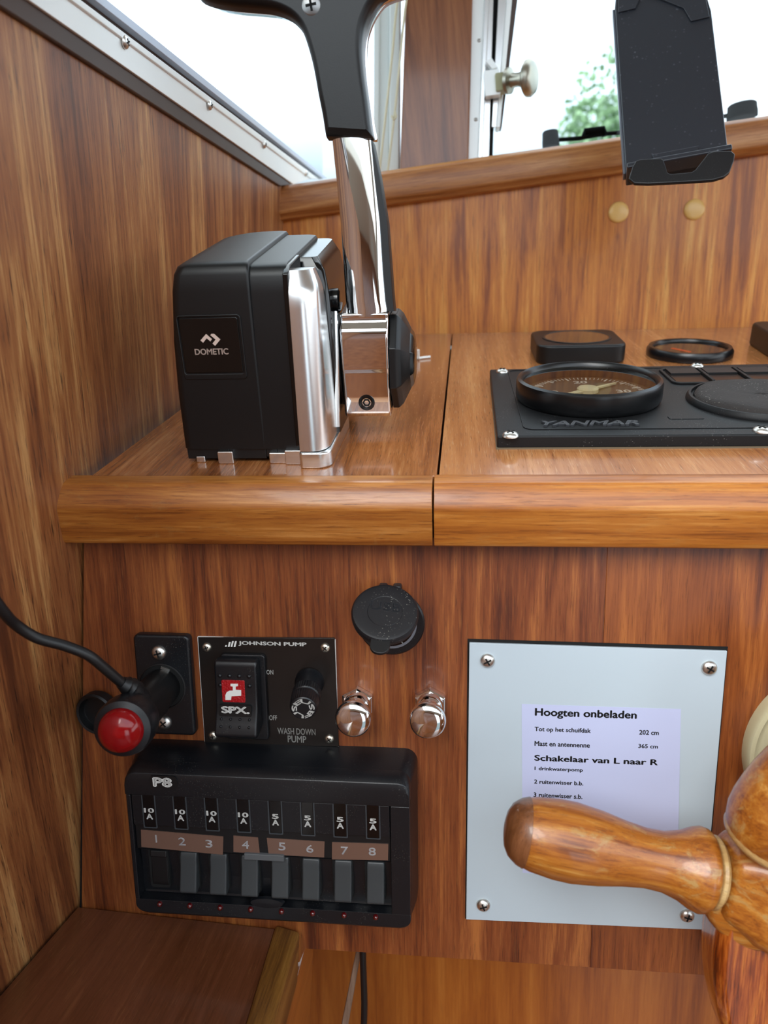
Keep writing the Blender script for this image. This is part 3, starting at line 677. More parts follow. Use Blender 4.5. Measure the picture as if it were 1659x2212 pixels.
# warning lamp row
bm = nb(); ringprism(bm, rrect(150, 322, 149, 191, 6), rrect(152, 320, 151, 189, 5), 7.4, 9); obj('lamp_surround', bm, dusty, ip, bevel=.4)
for k in range(7):
    x = 154 + 24 * k
    bm = nb(); prism(bm, rrect(x, x + 20.5, 154, 187, 1.5), 7.3, 7.9); lp = obj('warning_lamp', bm, base('dark brown lamp window', '#2c1d16', .3) if k == 0 else bpy.data.materials['dark brown lamp window'], ip)
    bm = nb(); box(bm, x + .5, x + 20, 173, 187, 7.9, 9.4); obj('lamp_shade', bm, rubber, lp)
    if k < 6:
        bm = nb(); box(bm, x + 21.2, x + 23.2, 152, 188, 7.4, 9.8); obj('rib', bm, dusty, ip, bevel=.4)
bm = nb(); prism(bm, rrect(128, 147, 74, 80, 1.5), 7.4, 7.9); obj('blank_tab', bm, dusty, ip, bevel=.2)

# square gauges and round gauge at the back
def square_gauge(x, y, w_, h, d, lab, rot=0):
    o = thing('square_gauge', lab, 'gauge', K @ T(x, y) @ RZ(rot))
    bm = nb(); prism(bm, rrect(0, w_, 0, d, 11), 0, h); obj('gauge_body', bm, black, o, bevel=2.)
    obj('bezel', lathe(nb(), [(w_ * .40, h - .4), (w_ * .40, h + .5), (w_ * .375, h + .7), (w_ * .36, h - .2)], 48, cap=False), rubber, o, T(w_ / 2, d / 2))
    f = obj('dial', lathe(nb(), [(w_ * .36, h + .1), (.01, h + .12)], 40), base('bronze dial', '#8a6242', .5), o, T(w_ / 2, d / 2))
    obj('glass', lathe(nb(), [(w_ * .37, h + .45), (.01, h + .7)], 40, cap=False), dialglass, o, T(w_ / 2, d / 2))
    return o
g1_ = L(K, 1152, 778, 0); square_gauge(72, 243, 69, 15, 66, 'black square gauge standing behind the tachometer')
g2_ = L(K, 1618, 730, 18); square_gauge(249, 238, 70, 18, 76, 'tall black square gauge cut off at the right picture edge', -4)
o = thing('round_gauge', 'small flat round gauge with orange needle between the two square gauges', 'gauge', K @ T(195, 270))
obj('bezel', lathe(nb(), [(32, 0), (32.6, 1), (32.6, 5), (31, 7.6), (28.5, 7.6), (27, 5.5), (27, 1)], 56, cap=False), base('satin black bezel', '#0a0c10', .28), o)
obj('dial', lathe(nb(), [(27.2, 3.4), (.01, 3.5)], 48), base('brown dial', '#4a3628', .5), o)
obj('glass', lathe(nb(), [(27.2, 5.6), (.01, 5.8)], 48, cap=False), dialglass, o)
bm = nb(); box(bm, -1.3, 1.3, 1, 19, 3.8, 4.4, RZ(33)); obj('needle', bm, orangeneedle, o, T(-1, -8))

# ================================================================ PHONE MOUNT
pBL = ray(1357, 374) * .50; pBR = ray(1580, 333) * .482; pTL = ray(1327, 20) * .525
hx_ = (pBR - pBL); hw = hx_.length * 1000; hx_.normalize(); hy_ = pTL - pBL; hy_ = (hy_ - hy_.dot(hx_) * hx_).normalized(); hl = (pTL - pBL).dot(hy_) * 1000
HM = frm(pBL, hx_, hy_, hx_.cross(hy_))
pm = thing('phone_mount', 'empty black phone mount hanging in front of the windscreen sill', 'phone mount', HM)
def pl(px, py, z=0): return L(HM, px, py, z)
a, b, c, d = pl(1352, 372), pl(1574, 332), pl(1537, 22), pl(1328, 16)
bm = nb(); prism(bm, [(a[0], a[1] - 5), (b[0], b[1] - 5), b, c, (c[0] - 3, c[1] + 22), (d[0] + 3, d[1] + 22), d, a], -9, 0); obj('back_plate', bm, bracket, pm, bevel=1.2)
bm = nb(); prism(bm, [(a[0] - 1.6, a[1]), (a[0], a[1]), (d[0], d[1]), (d[0] - 1.6, d[1])], -9, -1.4); obj('side_rail', bm, base('grey edge', '#5a5f68', .3), pm, bevel=.4)
# upper clamp jaw
bm = nb(); prism(bm, [(d[0] + 2, d[1] - 6), (d[0] + 14, d[1] - 6), (d[0] + 20, d[1] + 6), (c[0] - 18, c[1] + 6), (c[0] - 14, c[1] - 6), (c[0] - 2, c[1] - 6), (c[0] - 4, c[1] + 26), (d[0] + 4, d[1] + 26)], 0, 1.4); obj('upper_jaw', bm, bracket, pm, bevel=.4)
# cradle lip
lip = [(1358, 386), (1366, 360), (1374, 346), (1385, 343), (1428, 341), (1433, 344), (1438, 358), (1442, 372), (1449, 375), (1494, 371), (1502, 366), (1516, 348), (1530, 330), (1542, 326), (1580, 325), (1588, 332), (1586, 345), (1576, 372), (1564, 382), (1540, 389), (1480, 393), (1400, 397), (1370, 396)]
lp_ = [pl(px, py, 14) for px, py in lip]
bm = nb(); prism(bm, lp_[::-1], 11, 14); obj('cradle_lip', bm, blackp, pm, bevel=.9, label='notched black cradle lip')
e0 = pl(1364, 394, 0); e1 = pl(1562, 376, 0)
bm = nb(); prism(bm, [(a[0], a[1] - 1), (a[0], a[1] - 5), (b[0], b[1] - 5), (b[0], b[1] - 1)], -9, 12.); obj('cradle_floor', bm, bracket, pm, bevel=1.)
bm = nb(); prism(bm, [(a[0] + 20, a[1] - 3), (b[0] - 22, a[1] - 3), (b[0] - 18, a[1] + 9), (a[0] + 18, a[1] + 9)], -.5, 1.6); obj('cradle_foot', bm, bracket, pm, bevel=.5)
# rear arm to the sill, hidden behind the plate
Hi = HM.inverted(); anchor = Hi @ (G @ Vector((.37, -.006, .012))); anchor = anchor * 1000
bm = nb(); tube(bm, [(hw / 2 - 2, hl * .45, -9), (hw / 2 - 2, hl * .45, -24)], 9, 20); lathe(bm, [(.1, -9), (7, -6), (9, 0), (7, 6), (.1, 9)], 20, Tm(hw / 2 - 2, hl * .45, -28)); obj('ball_joint', bm, rubber, pm)
bm = nb(); tube(bm, smoothpts([(hw / 2 - 2, hl * .45, -28), (anchor.x, anchor.y + 20, anchor.z * .7), tuple(anchor)]), 4, 12); obj('mount_arm', bm, rubber, pm)

# ================================================================ OUTSIDE / WINDOW FITTINGS
# latch knob on the sliding frame
o = thing('window_latch', 'dull bronze latch with round knob on aluminium frame of front window', 'latch', G)
def gp_(px, py, z): p = gx(px, py, z); return (p[0], p[1], z)
def gb(bm, x0, x1, y0, y1, z0, z1):
    a = gx(x0, y1, z1); b = gx(x1, y0, z1); return prism(bm, rrect(a[0], b[0], a[1], b[1], 1.2, 3), z0, z1)
obj('latch_plate', gb(nb(), 1049, 1078, 148, 208, -14, -4), alub, o, bevel=1)
bm = nb(); q = [gp_(1048, 132, -4), gp_(1062, 124, -4), gp_(1076, 146, -4), gp_(1064, 150, -4)]; prism(bm, [(p[0], p[1]) for p in q], -12, -4); obj('latch_tongue', bm, alub, o, bevel=.8)
obj('latch_body', gb(nb(), 1072, 1100, 153, 196, -14, 0), base('yellowed plastic', '#a5a37c', .4), o, bevel=2)
ka = Vector(gp_(1098, 175, 0)); kb = Vector(gp_(1136, 170, 8)); dr = (kb - ka); ln = dr.length; dr.normalize()
MK = Matrix.Translation(ka * .001) @ dr.to_track_quat('Z', 'Y').to_matrix().to_4x4()
s_ = gx(1140, 130, 8)[1] - gx(1140, 210, 8)[1]
bm = nb(); lathe(bm, [(s_ * .36, -1), (s_ * .36, 2), (s_ * .2, 3.5), (s_ * .19, ln * .6), (s_ * .26, ln - 1), (s_ * .44, ln), (s_ * .5, ln + 1.5), (s_ * .5, ln + 4), (s_ * .43, ln + 7), (s_ * .3, ln + 8.2), (.01, ln + 8.5)], 30); obj('latch_knob', bm, bronze, o, MK)
# curtain cords
o = thing('curtain_cord', 'pair of thin cream curtain cords hanging slanted at the corner window post', 'cord', G)
bm = nb(); tube(bm, smoothpts([gp_(886, -120, -4), gp_(859, 0, -4), gp_(848, 110, -4), gp_(834, 240, -4), gp_(820, 366, -4), gp_(818, 384, -3)]), 1.1, 8); obj('cord', bm, cordm, o)
bm = nb(); tube(bm, smoothpts([gp_(905, -120, -4), gp_(878, 0, -4), gp_(866, 110, -4), gp_(853, 240, -4), gp_(838, 366, -4), gp_(836, 380, -3)]), 1.1, 8); obj('cord', bm, cordm, o)
bm = nb(); tube(bm, smoothpts([gp_(853, 240, -3), gp_(856, 252, -2), gp_(850, 258, -2), gp_(846, 250, -3)]), .8, 8); obj('cord_loop', bm, cordm, o)
# outside ledge and wipers
bm = nb(); box(bm, 120, 900, -40, -2.5, -240, -36); struct('trim_4', bm, hull, G)
wiprub = base('matt outdoor rubber', '#060607', .85, Specular_IOR_Level=.15)
def wiper(lab, cap_px, arm):
    o = thing('windscreen_wiper', lab, 'wiper', G, 'windscreen wipers outside the glass')
    z = -60; (x0, y0, x1, y1) = cap_px
    a = gx(x0, y1, z); b = gx(x1, y0, z); cx_ = (a[0] + b[0]) / 2; r_ = (b[0] - a[0]) / 2; h_ = b[1] - a[1]
    ML = Matrix.Translation((cx_ * .001, a[1] * .001, z * .001)) @ RX(-90)
    bm = nb(); lathe(bm, [(r_ * 1.05, -4), (r_ * 1.05, 1), (r_, h_ * .35), (r_ * .98, h_ * .8), (r_ * .85, h_ * .95), (r_ * .5, h_), (.01, h_)], 28); obj('spindle_cap', bm, wiprub, o, ML)
    for pts, r2 in arm:
        bm = nb(); tube(bm, [gp_(px, py, z) for px, py in pts], r2, 8); obj('wiper_arm', bm, wiprub, o)
    return o
wiper('black windscreen wiper outside the glass, left of the phone mount', (1172, 279, 1206, 310), [([(1190, 303), (1250, 299), (1300, 290), (1380, 283)], 2.0), ([(1262, 296), (1264, 284), (1304, 279), (1307, 294)], 3.2)])
wiper('black windscreen wiper outside the glass, right of the phone mount', (1572, 218, 1634, 250), [([(1600, 245), (1560, 252), (1480, 262)], 2.0)])
# tree far outside
tp = CAM @ (ray(1350, 250) * 14)
o = thing('tree', 'tree in washed-out green beyond the windscreen, left of the phone mount', 'tree', Matrix.Translation(tp))
bm = nb()
for k in range(2600):
    u = random.random(); th_ = random.random() * 6.283; ph = math.acos(2 * random.random() - 1); rr = 1150 * (.55 + .45 * random.random() ** .5)
    lob = random.choice([(0, 0, 200, 1.), (-500, 0, -400, .75), (450, 0, -300, .8), (0, 0, -900, 1.)])
    c_ = Vector((lob[0] + rr * lob[3] * math.sin(ph) * math.cos(th_), lob[1] + rr * lob[3] * math.sin(ph) * math.sin(th_), lob[2] + rr * lob[3] * math.cos(ph) * .9))
    n_ = Vector((random.gauss(0, 1), random.gauss(0, 1), random.gauss(0, 1))).normalized(); u_ = n_.orthogonal().normalized() * 75; v_ = n_.cross(u_) * .8
    bm.faces.new([bm.verts.new(c_ + a * u_ + b * v_) for a, b in ((-1, 0), (0, -1), (1, 0), (0, 1))])
cr_ = obj('foliage', bm, leaf, o, sm=False); cr_['kind'] = 'stuff'
bm = nb(); tube(bm, [(0, 0, -5000), (50, 0, -2500), (0, 0, -600)], [160, 130, 80], 10); obj('trunk', bm, bark, o)

# ================================================================ SOCKET AND CHARGER PLUG
o = thing('power_socket', 'black rectangular power socket plate screwed to front panel, its round cap hanging open', 'socket', P)
bm = nb(); prism(bm, rrect(-168.3, -136.2, -150.5, -91, 3), 0, 6); sp_ = obj('socket_plate', bm, blackp, o, bevel=1.6)
obj('socket_rim', lathe(nb(), [(13.5, 5.8), (13.6, 6.3), (12.8, 6.5), (12.4, 4)], 36, cap=False), rubber, o, T(-153.4, -121))
obj('socket_hole', lathe(nb(), [(12.6, 5), (12.6, 6.25), (.01, 6.2)], 36), void, o, T(-153.4, -121))
bm = nb(); box(bm, -2.6, 2.6, -.8, .8, 0, 1.2); obj('contact_spring', bm, steel, o, T(-150.5, -110.2, 6.0) @ RZ(-20))
screw(o, *L(P, 342, 1411, 7), 5.9, 4.1, steel, 15); screw(o, *L(P, 354, 1562, 7), 5.9, 4.1, steel, 40)
cx_, cy_ = L(P, 211, 1541, 5)
obj('socket_cap', lathe(nb(), [(11.8, 0), (12.3, 1), (12.3, 6), (11.4, 7), (10.2, 6.6), (9.9, 3), (9.5, 2.2), (3, 2), (.01, 1.9)], 40), rubber, o, T(cx_, cy_, .5) @ RY(-8))
bm = nb(); prism(bm, [(cx_ + 9, cy_ - 5), (-165, -132), (-165, -124), (cx_ + 9, cy_ + 5)], 1, 3); obj('cap_strap', bm, rubber, o, bevel=.5)
# plug: frame with z along its axis
PA = P @ T(-153.4, -121, 6.5)
pe = L(P, 258, 1581, 70); e3 = Vector((pe[0] + 153.4, pe[1] + 121, 70 - 6.5)); pln = e3.length; e3.normalize()
MP = PA @ e3.to_track_quat('Z', 'Y').to_matrix().to_4x4()
cp = thing('charger_plug', 'black car charger plug with red lamp end and cable, pushed into the power socket', 'charger', MP)
obj('plug_body', lathe(nb(), [(10.2, 0.2), (10.4, 1), (10.4, 20), (11.2, 22), (11.2, pln - 24), (12.2, pln - 18)], 40), black, cp)
obj('collar', lathe(nb(), [(12, pln - 20), (13.4, pln - 17), (14.2, pln - 12), (14.2, pln - 6), (13.4, pln - 3.5), (10.6, pln - 2.5), (10.4, pln - 4)], 44), blackp, cp)
obj('lamp_core', lathe(nb(), [(2.4, pln - 4), (2.4, pln - .5), (.01, pln - .3)], 16), redinner, cp)
obj('lamp_back', lathe(nb(), [(10, pln - 4.4), (.01, pln - 4.1)], 32), base('deep red', '#5c060a', .4), cp)
obj('red_lens', lathe(nb(), [(10.4, pln - 4), (10.6, pln - 1.5), (9.6, pln + 1.2), (7, pln + 3.2), (3.5, pln + 4.2), (.01, pln + 4.4)], 40), redlens, cp, label='domed red lens')
MPi = MP.inverted()
def cpt(px, py, z): q = L(P, px, py, z); v = MPi @ (P @ Vector((q[0] * .001, q[1] * .001, z * .001))); return tuple(v * 1000)
cable = smoothpts([cpt(300, 1512, 46), cpt(285, 1487, 50), cpt(262, 1474, 54), cpt(222, 1440, 60), cpt(190, 1415, 64), cpt(140, 1395, 68), cpt(80, 1378, 74), cpt(35, 1350, 80), cpt(8, 1322, 86), cpt(-30, 1270, 92), cpt(-90, 1180, 96)], 5)
obj('cable', tube(nb(), cable, 2.5, 12), rubber, cp)
bt = cable[:11]; rad = [6.5, 6, 6, 5, 5.4, 4.6, 4.9, 4.1, 4.4, 3.6, 3.]
obj('strain_relief', tube(nb(), bt, rad, 16), rubber, cp)

# ================================================================ WASH-DOWN PUMP SWITCH
jp = thing('pump_switch_panel', 'dark brown square switch plate with rocker and fuse holder for the wash down pump', 'switch panel', P)
JZ = 1.4
bm = nb(); prism(bm, [L(P, 428, 1376, 1), L(P, 723, 1378, 1), L(P, 732, 1612, 1), L(P, 443, 1606, 1)][::-1], 0.1, JZ); obj('switch_plate', bm, brownplate, jp, bevel=.25)
bm = nb(); ringprism(bm, rrect(-133.2, -55.8, -157, -93.2, .3), rrect(-132.7, -56.3, -156.5, -93.7, .3), 0, 1.0); obj('plate_edge', bm, alub, jp)
for px, py, a in ((446, 1399, 20), (702, 1400, 50), (460, 1590, 10), (711, 1597, 35)): screw(jp, *L(P, px, py, 2), JZ, 2.7, base('nickel screw', (.75, .72, .62), .34, 1.) if px == 446 else bpy.data.materials['nickel screw'], a)
def ptext(s, px0, py0, px1, py1, z, mat, par, **k):
    sp = (px1 - px0) * .022; a = L(P, px0, py1 - sp, z); b = (L(P, px1, py0, z)[0], L(P, px0, py0, z)[1]); return text(s, a[0], a[1], b[0], b[1], z, mat, par, **k)
ptext('JOHNSON PUMP', 516, 1385, 661, 1398, JZ, whiteprint, jp, bold=.35, ext=.05)
a = L(P, 486, 1397, JZ); s_ = .255
bm = nb()
for x0, y0, y1, w_ in ((0, 0, .9, .9), (1.6, 0, 2.8, 1.), (3.2, 0, 3.4, 1.), (4.9, 0, 3.4, 1.)):
    prism(bm, [(a[0] + x0, a[1] + y0), (a[0] + x0 + w_, a[1] + y0), (a[0] + x0 + w_ + y1 * .3, a[1] + y1), (a[0] + x0 + y1 * .3, a[1] + y1)], JZ, JZ + .05)
obj('logo', bm, whiteprint, jp)
ptext('ON', 576, 1447, 590, 1457, JZ, greyprint, jp, ext=.05); ptext('OFF', 582, 1545, 598, 1556, JZ, greyprint, jp, ext=.05)
ptext('WASH DOWN', 600, 1572, 681, 1587, JZ, greyprint, jp, ext=.05, bold=.12); ptext('PUMP', 622, 1589, 661, 1604, JZ, greyprint, jp, ext=.05, bold=.12)
# rocker
xa, yt_ = L(P, 478, 1418, 6); xb, _ = L(P, 572, 1418, 6); yb_ = L(P, 500, 1596, 6)[1]
bm = nb(); prism(bm, rrect(xa - 1.2, xb - .6, yb_ - 1, yt_ + .6, 2), JZ, 4.4); obj('rocker_bezel', bm, blackp, jp, bevel=.7)
ry0 = L(P, 520, 1598, 17)[1]; ry1 = L(P, 515, 1427, 9)[1]; rxa = L(P, 464, 1440, 9)[0]; rxb = L(P, 556, 1440, 9)[0]
prf = [(ry1, 4), (ry1 + .2, 9.5), (ry1 - 3, 11.2), (ry1 - 17, 11.2), (ry1 - 27, 12.2), (ry0 + 8, 15.5), (ry0 + 2, 17.4), (ry0, 15.5), (ry0 + 1.5, 4)]
bm = nb(); prism(bm, prf, rxa, rxb, 'X'); rk = obj('rocker', bm, blackp, jp, bevel=1.5, label='black rocker switch')
bm = nb()
def dome(bm, x, y, z, r): lathe(bm, [(r, -.2), (r * .9, r * .4), (r * .5, r * .75), (.01, r * .85)], 12, Tm(x, y, z))
for k in range(4):
    dome(bm, rxa + 3.3 + k * 5.4, ry1 - 8, 11.1, 1.25)
    dome(bm, rxa + 3.8 + k * 5.2, ry0 + 10.5, 14.6, .75); dome(bm, rxa + 3.8 + k * 5.2, ry0 + 6.7, 16.0, .75)
for k in (0, 3): dome(bm, rxa + 3.3 + k * 5.4, ry1 - 13.5, 11.1, 1.25)
obj('grip_dots', bm, blackp, rk)
la = L(P, 481, 1516, 11.6); lb = L(P, 528, 1470, 11.6)
bm = nb(); prism(bm, rrect(la[0], lb[0], la[1], lb[1], .8), 10, 11.9); obj('red_window', bm, redglit, rk, bevel=.2)
def fp(px, py): return L(P, px, py, 12)
tap = [(487, 1512), (487, 1501), (490, 1495), (496, 1492), (503, 1492), (503, 1483), (498, 1482), (498, 1477), (514, 1477), (514, 1482), (509, 1483), (509, 1490), (521, 1491), (521, 1503), (500, 1504), (499, 1512)]
bm = nb(); prism(bm, [fp(*p) for p in tap][::-1], 11.9, 12.1); obj('tap_symbol', bm, whiteprint, rk)
a = L(P, 475, 1544, 12.2); b = L(P, 544, 1522, 12.2)
FR = Matrix.Identity(4)
bm = nb(); prism(bm, rrect(a[0], b[0], a[1], b[1], 1), 10, 13.8); obj('name_plate', bm, rubber, rk)
ptext('SPX.', 480, 1526, 537, 1541, 13.85, whiteprint, rk, bold=.5, ext=.05)
# fuse holder
fb = L(P, 668, 1475, 3); fe = L(P, 655, 1531, 26)
fd = Vector((fe[0] - fb[0], fe[1] - fb[1], 23)); fl = fd.length; fd.normalize()
MF = Matrix.Translation((fb[0] * .001, fb[1] * .001, .003)) @ fd.to_track_quat('Z', 'Y').to_matrix().to_4x4()
fh = obj('fuse_holder', lathe(nb(), [(8, -2), (8, 1), (7.2, 2), (7.2, 8)], 32), blackp, jp, MF, label='black knurled fuse holder')
bm = nb(); rings = []
for z, rr in ((8, 7.4), (9, 7.8), (14, 7.8), (14.6, 7.1), (15.6, 7.1), (16, 7.7), (fl - 1.5, 7.3), (fl - .4, 6.8), (fl, 6.3), (fl, .02)):
    kn = .35 if rr > 7.2 else 0; rings.append([((rr - kn * (i % 2)) * math.cos(2 * math.pi * i / 72), (rr - kn * (i % 2)) * math.sin(2 * math.pi * i / 72), z) for i in range(72)])
loft(bm, rings); obj('fuse_cap', bm, blackp, fh, ang=30)
text('FUSE', -6.2, 0, 6.2, 2.5, fl + .02, whiteprint, fh, bold=.2, ext=.05, bend=(0, 0, 3.4, 25)); text('FUSE', -6.2, 0, 6.2, 2.5, fl + .02, whiteprint, fh, bold=.2, ext=.05, bend=(0, 0, 3.4, 190))

# ================================================================ PULL KNOBS
for (n_, px, py, hx1, hy1, lab) in (('a', 772, 1521, 762, 1557, 'chrome pull knob with hexagonal collar beside the pump switch plate'), ('b', 929, 1523, 923, 1561, 'chrome pull knob with hexagonal collar, right one nearer the white plate')):
    x, y = L(P, px, py, 3); o = thing('pull_knob', lab, 'knob', P @ T(x, y), 'chrome pull knobs')
    ex, ey = L(P, hx1, hy1, 27); d = Vector((ex - x, ey - y, 27)); ln = d.length; d.normalize(); MM = d.to_track_quat('Z', 'Y').to_matrix().to_4x4()
    bm = nb(); lathe(bm, [(9.6, 0), (9.6, 3.6), (8.4, 4.8), (7.4, 4.8)], 6, a0=R(90)); obj('hex_collar', bm, chrome, o, bevel=.35)
    obj('neck', lathe(nb(), [(7.4, 0), (7.4, 7), (6.8, 8.5), (5.8, 9.5), (5.6, 17)], 36), chrome, o, MM)
    obj('knob_head', lathe(nb(), [(5, ln - 10), (7.8, ln - 9.2), (9.2, ln - 6), (9.6, ln - 3.4), (9.1, ln - 1.2), (8, ln - .1), (5, ln + .5), (.01, ln + .8)], 56), chrome, o, MM)

# ================================================================ USB SOCKET
ux, uy = -25.3, -82.9
o = thing('usb_socket', 'round black USB charging socket with its rubber lid half lifted', 'usb socket', P @ T(ux, uy))
obj('flange', lathe(nb(), [(18, 0), (18, 1.4), (17.2, 2.2), (13.5, 2.2)], 56), blackp, o)
obj('ring', lathe(nb(), [(13.9, 2.2), (13.9, 2.9), (12.6, 2.9), (12.5, 2.2)], 48, cap=False), base('grey ring', '#7d8088', .4), o)
f = obj('socket_face', lathe(nb(), [(12.6, 2), (12.6, 2.6), (.01, 2.6)], 48), blackgloss, o)
text('2.1A', -4, -11.2, 6.6, -7.8, 2.62, greyprint, f, ext=.05)
bm = nb(); box(bm, -6, -1.5, 17, 22, 0, 6); box(bm, 1.5, 6, 17, 22, 0, 6); box(bm, -1.5, 1.5, 18, 21, 1, 5); obj('hinge', bm, dustyrub, o, bevel=1)
ML = T(-.5, 20.5, 4) @ RZ(-6) @ RX(-52)     # lid frame: -y hangs from hinge, z away from panel
ld = obj('lid', lathe(nb(), [(16, -2.8), (16.8, -2.4), (17.2, 0), (17.2, 1.6), (16.4, 2.8), (15, 3.2), (9.2, 3.2), (8.9, 3.0), (8.7, 3.2), (.01, 3.2)], 56, Tm(0, -16.8, 0)), dustyrub, o, ML, label='dusty rubber lid embossed USB')
text('USB', -7.8, -16.5, 7.8, -11.5, 3.2, speck(base('embossed rubber', '#26292e', .45), 1500, .2), ld, ext=.25, bold=.15)
bm = nb(); prism(bm, rrect(-5, 5, -40.5, -31, [0.5, .5, 4.5, 4.5]), 0, 2.2); obj('pull_tab', bm, rubber, ld, bevel=.6)

# ================================================================ WHITE PLATE AND NOTE
wp = thing('white_plate', 'white laminate access plate fixed by four dome screws to front panel behind the wheel handle', 'plate', P)
q = [L(P, 1014, 1388, 1.5), L(P, 1570, 1406, 1.5), L(P, 1517, 2007, 1.5), L(P, 1007, 1985, 1.5)]
bm = nb(); prism(bm, q[::-1], .4, 2.0); obj('plate_sheet', bm, white, wp, bevel=.25)
bm = nb(); prism(bm, [(q[0][0] - 1.0, q[0][1] + 1.6), (q[1][0] + .8, q[1][1] + 1.8), (q[2][0] + 1.2, q[2][1] - .8), (q[3][0] - .6, q[3][1] - .8)][::-1], .02, .4); obj('dark_cutout', bm, void, wp)
for px, py, a in ((1053, 1428, 30), (1533, 1444, 60), (1044, 1957, 20), (1485, 1980, 75)): screw(wp, *L(P, px, py, 3), 2., 4.0, steel, a)
nt_ = thing('paper_note', 'white paper note with Dutch text stuck to the white plate', 'note', P)
q = [L(P, 1127, 1521, 2.2), L(P, 1471, 1532, 2.2), L(P, 1462, 1900, 2.2), L(P, 1129, 1886, 2.2)]
bm = nb(); n_ = 8; rings = []
for i in range(n_ + 1):
    f_ = i / n_; a = Vector(q[0]).lerp(Vector(q[3]), f_); b = Vector(q[1]).lerp(Vector(q[2]), f_); r_ = []
    for j in range(n_ + 1):
        g = j / n_; p_ = a.lerp(b, g); r_.append((p_.x, p_.y, 2.12 + 1.1 * (max(0, g - .8) / .2) ** 2 * f_))
    rings.append(r_)
top_ = [[bm.verts.new(p) for p in r_] for r_ in rings]; bot_ = [[bm.verts.new((p[0], p[1], p[2] - .1)) for p in r_] for r_ in rings]
for i in range(n_):
    for j in range(n_):
        bm.faces.new((top_[i][j], top_[i][j + 1], top_[i + 1][j + 1], top_[i + 1][j])); bm.faces.new((bot_[i][j], bot_[i + 1][j], bot_[i + 1][j + 1], bot_[i][j + 1]))
for i in range(n_):
    bm.faces.new((top_[i][0], top_[i + 1][0], bot_[i + 1][0], bot_[i][0])); bm.faces.new((top_[i][n_], bot_[i][n_], bot_[i + 1][n_], top_[i + 1][n_]))
    bm.faces.new((top_[0][i], bot_[0][i], bot_[0][i + 1], top_[0][i + 1])); bm.faces.new((top_[n_][i], top_[n_][i + 1], bot_[n_][i + 1], bot_[n_][i]))
sheet = obj('sheet', bm, paper, nt_)
for s, a, c, b, d, bo in (('Hoogten onbeladen', 1156, 1530, 1375, 1558, .35), ('Tot op het schuifdak', 1155, 1570, 1276, 1586, .3), ('202 cm', 1381, 1577, 1423, 1588, .3),
                          ('Mast en antennenne', 1155, 1601, 1274, 1615, .3), ('365 cm', 1379, 1607, 1421, 1617, .3), ('Schakelaar van L naar R', 1155, 1631, 1421, 1652, .35),
                          ('1 drinkwaterpomp', 1155, 1656, 1259, 1669, .3), ('2 ruitenwisser b.b.', 1154, 1684, 1260, 1696, .3), ('3 ruitenwisser s.b.', 1153, 1712, 1258, 1725, .3),
                          ('4 toplicht', 1153, 1741, 1212, 1753, .3), ('5 navigatie', 1152, 1769, 1218, 1781, .3)):
    if s[0] in '45': continue
    sp = (b - a) * .034; A = L(P, a, d - sp, 2.2); Bq = (L(P, b, (c + d) / 2, 2.2)[0], L(P, a, c, 2.2)[1])
    text(s, A[0], A[1], Bq[0], Bq[1], 2.14, ink, sheet, bold=bo, ext=.03)

# ================================================================ SWITCH PANEL P8
bp_ = thing('switch_panel', 'black eight-way switch and fuse panel with red lamps, low on front panel', 'switch panel', P)
x0, x1, y0, y1, ZB = -169.6, -14.2, -250.2, -159.2, 26.0
def lp(px, py, z=27): return L(P, px, py, z)
bm = nb(); rings = []
for z, d in ((0, -2.4), (8, -2.2), (16, -.8), (20.5, .2)): rings.append([(p[0], p[1], z) for p in rrect(x0 + d, x1 - d, y0 + d * .2, y1 - d * 1.2, 7)])
loft(bm, rings); obj('body', bm, blackp, bp_, ang=60)
# front frame bands
def band(y_lo, y_hi, xa, xb, za, name='front_band', bev=.5, m=None, rr=.6):
    bm = nb(); prism(bm, rrect(xa, xb, y_lo, y_hi, rr), 18, za); return obj(name, bm, m or blackp, bp_, bevel=bev)
yA = lp(560, 1727)[1]          # lower edge of top band
bm = nb(); prf = [(yA, 19), (yA, 28), (y1 - 6, 28), (y1 - 2.5, 27), (y1 - .3, 24), (y1 + .6, 19)]
def bandx(prf, side):
    bm = nb(); rg = []
    for d, q in ((.2, 6.5), (.6, 4.2), (1.8, 2.0), (3.6, .7), (6.5, 0)): rg.append((x0 + d, q))
    for d, q in ((6.5, 0), (3.6, .7), (1.8, 2.0), (.6, 4.2), (.2, 6.5)): rg.append((x1 - d, q))
    edge = max(p[0] for p in prf) if side > 0 else min(p[0] for p in prf)
    base_ = min(p[0] for p in prf) if side > 0 else max(p[0] for p in prf)
    loft(bm, [[(x, base_ + (p[0] - base_) * (1 - q / abs(edge - base_)), p[1]) for p in prf] for x, q in rg]); return bm
bm = bandx(prf, 1); obj('top_band', bm, blackp, bp_, bevel=.5, seg=2)
yS1 = lp(560, 1877 + 0)[1]; yL0 = L(P, 560, 1957, 27)[1]
ybot = lp(560, 1957)[1]
bm = nb(); prf = [(ybot, 19), (ybot, 27), (y0 + 3, 27.4), (y0 + .4, 25), (y0 + .2, 19)]
bm = bandx(prf, -1); obj('bottom_band', bm, blackp, bp_, bevel=.5, seg=2)
xs0 = lp(291, 1800)[0]; xs1 = lp(842, 1800)[0]
band(ybot, yA - .4, x0 + .3, xs0 - .4, 27.4); band(ybot, yA - .4, xs1 + .4, x1 - .3, 27.4)
# fuse strip
yF = lp(560, 1795)[1]
fs = band(yF, yA - .6, xs0, xs1, 27.0, 'fuse_cover', .3)
yT = lp(560, 1847, 26)[1]
lbn = band(yT, yF - .4, xs0, xs1, 25.6, 'label_channel', .2, rubber)
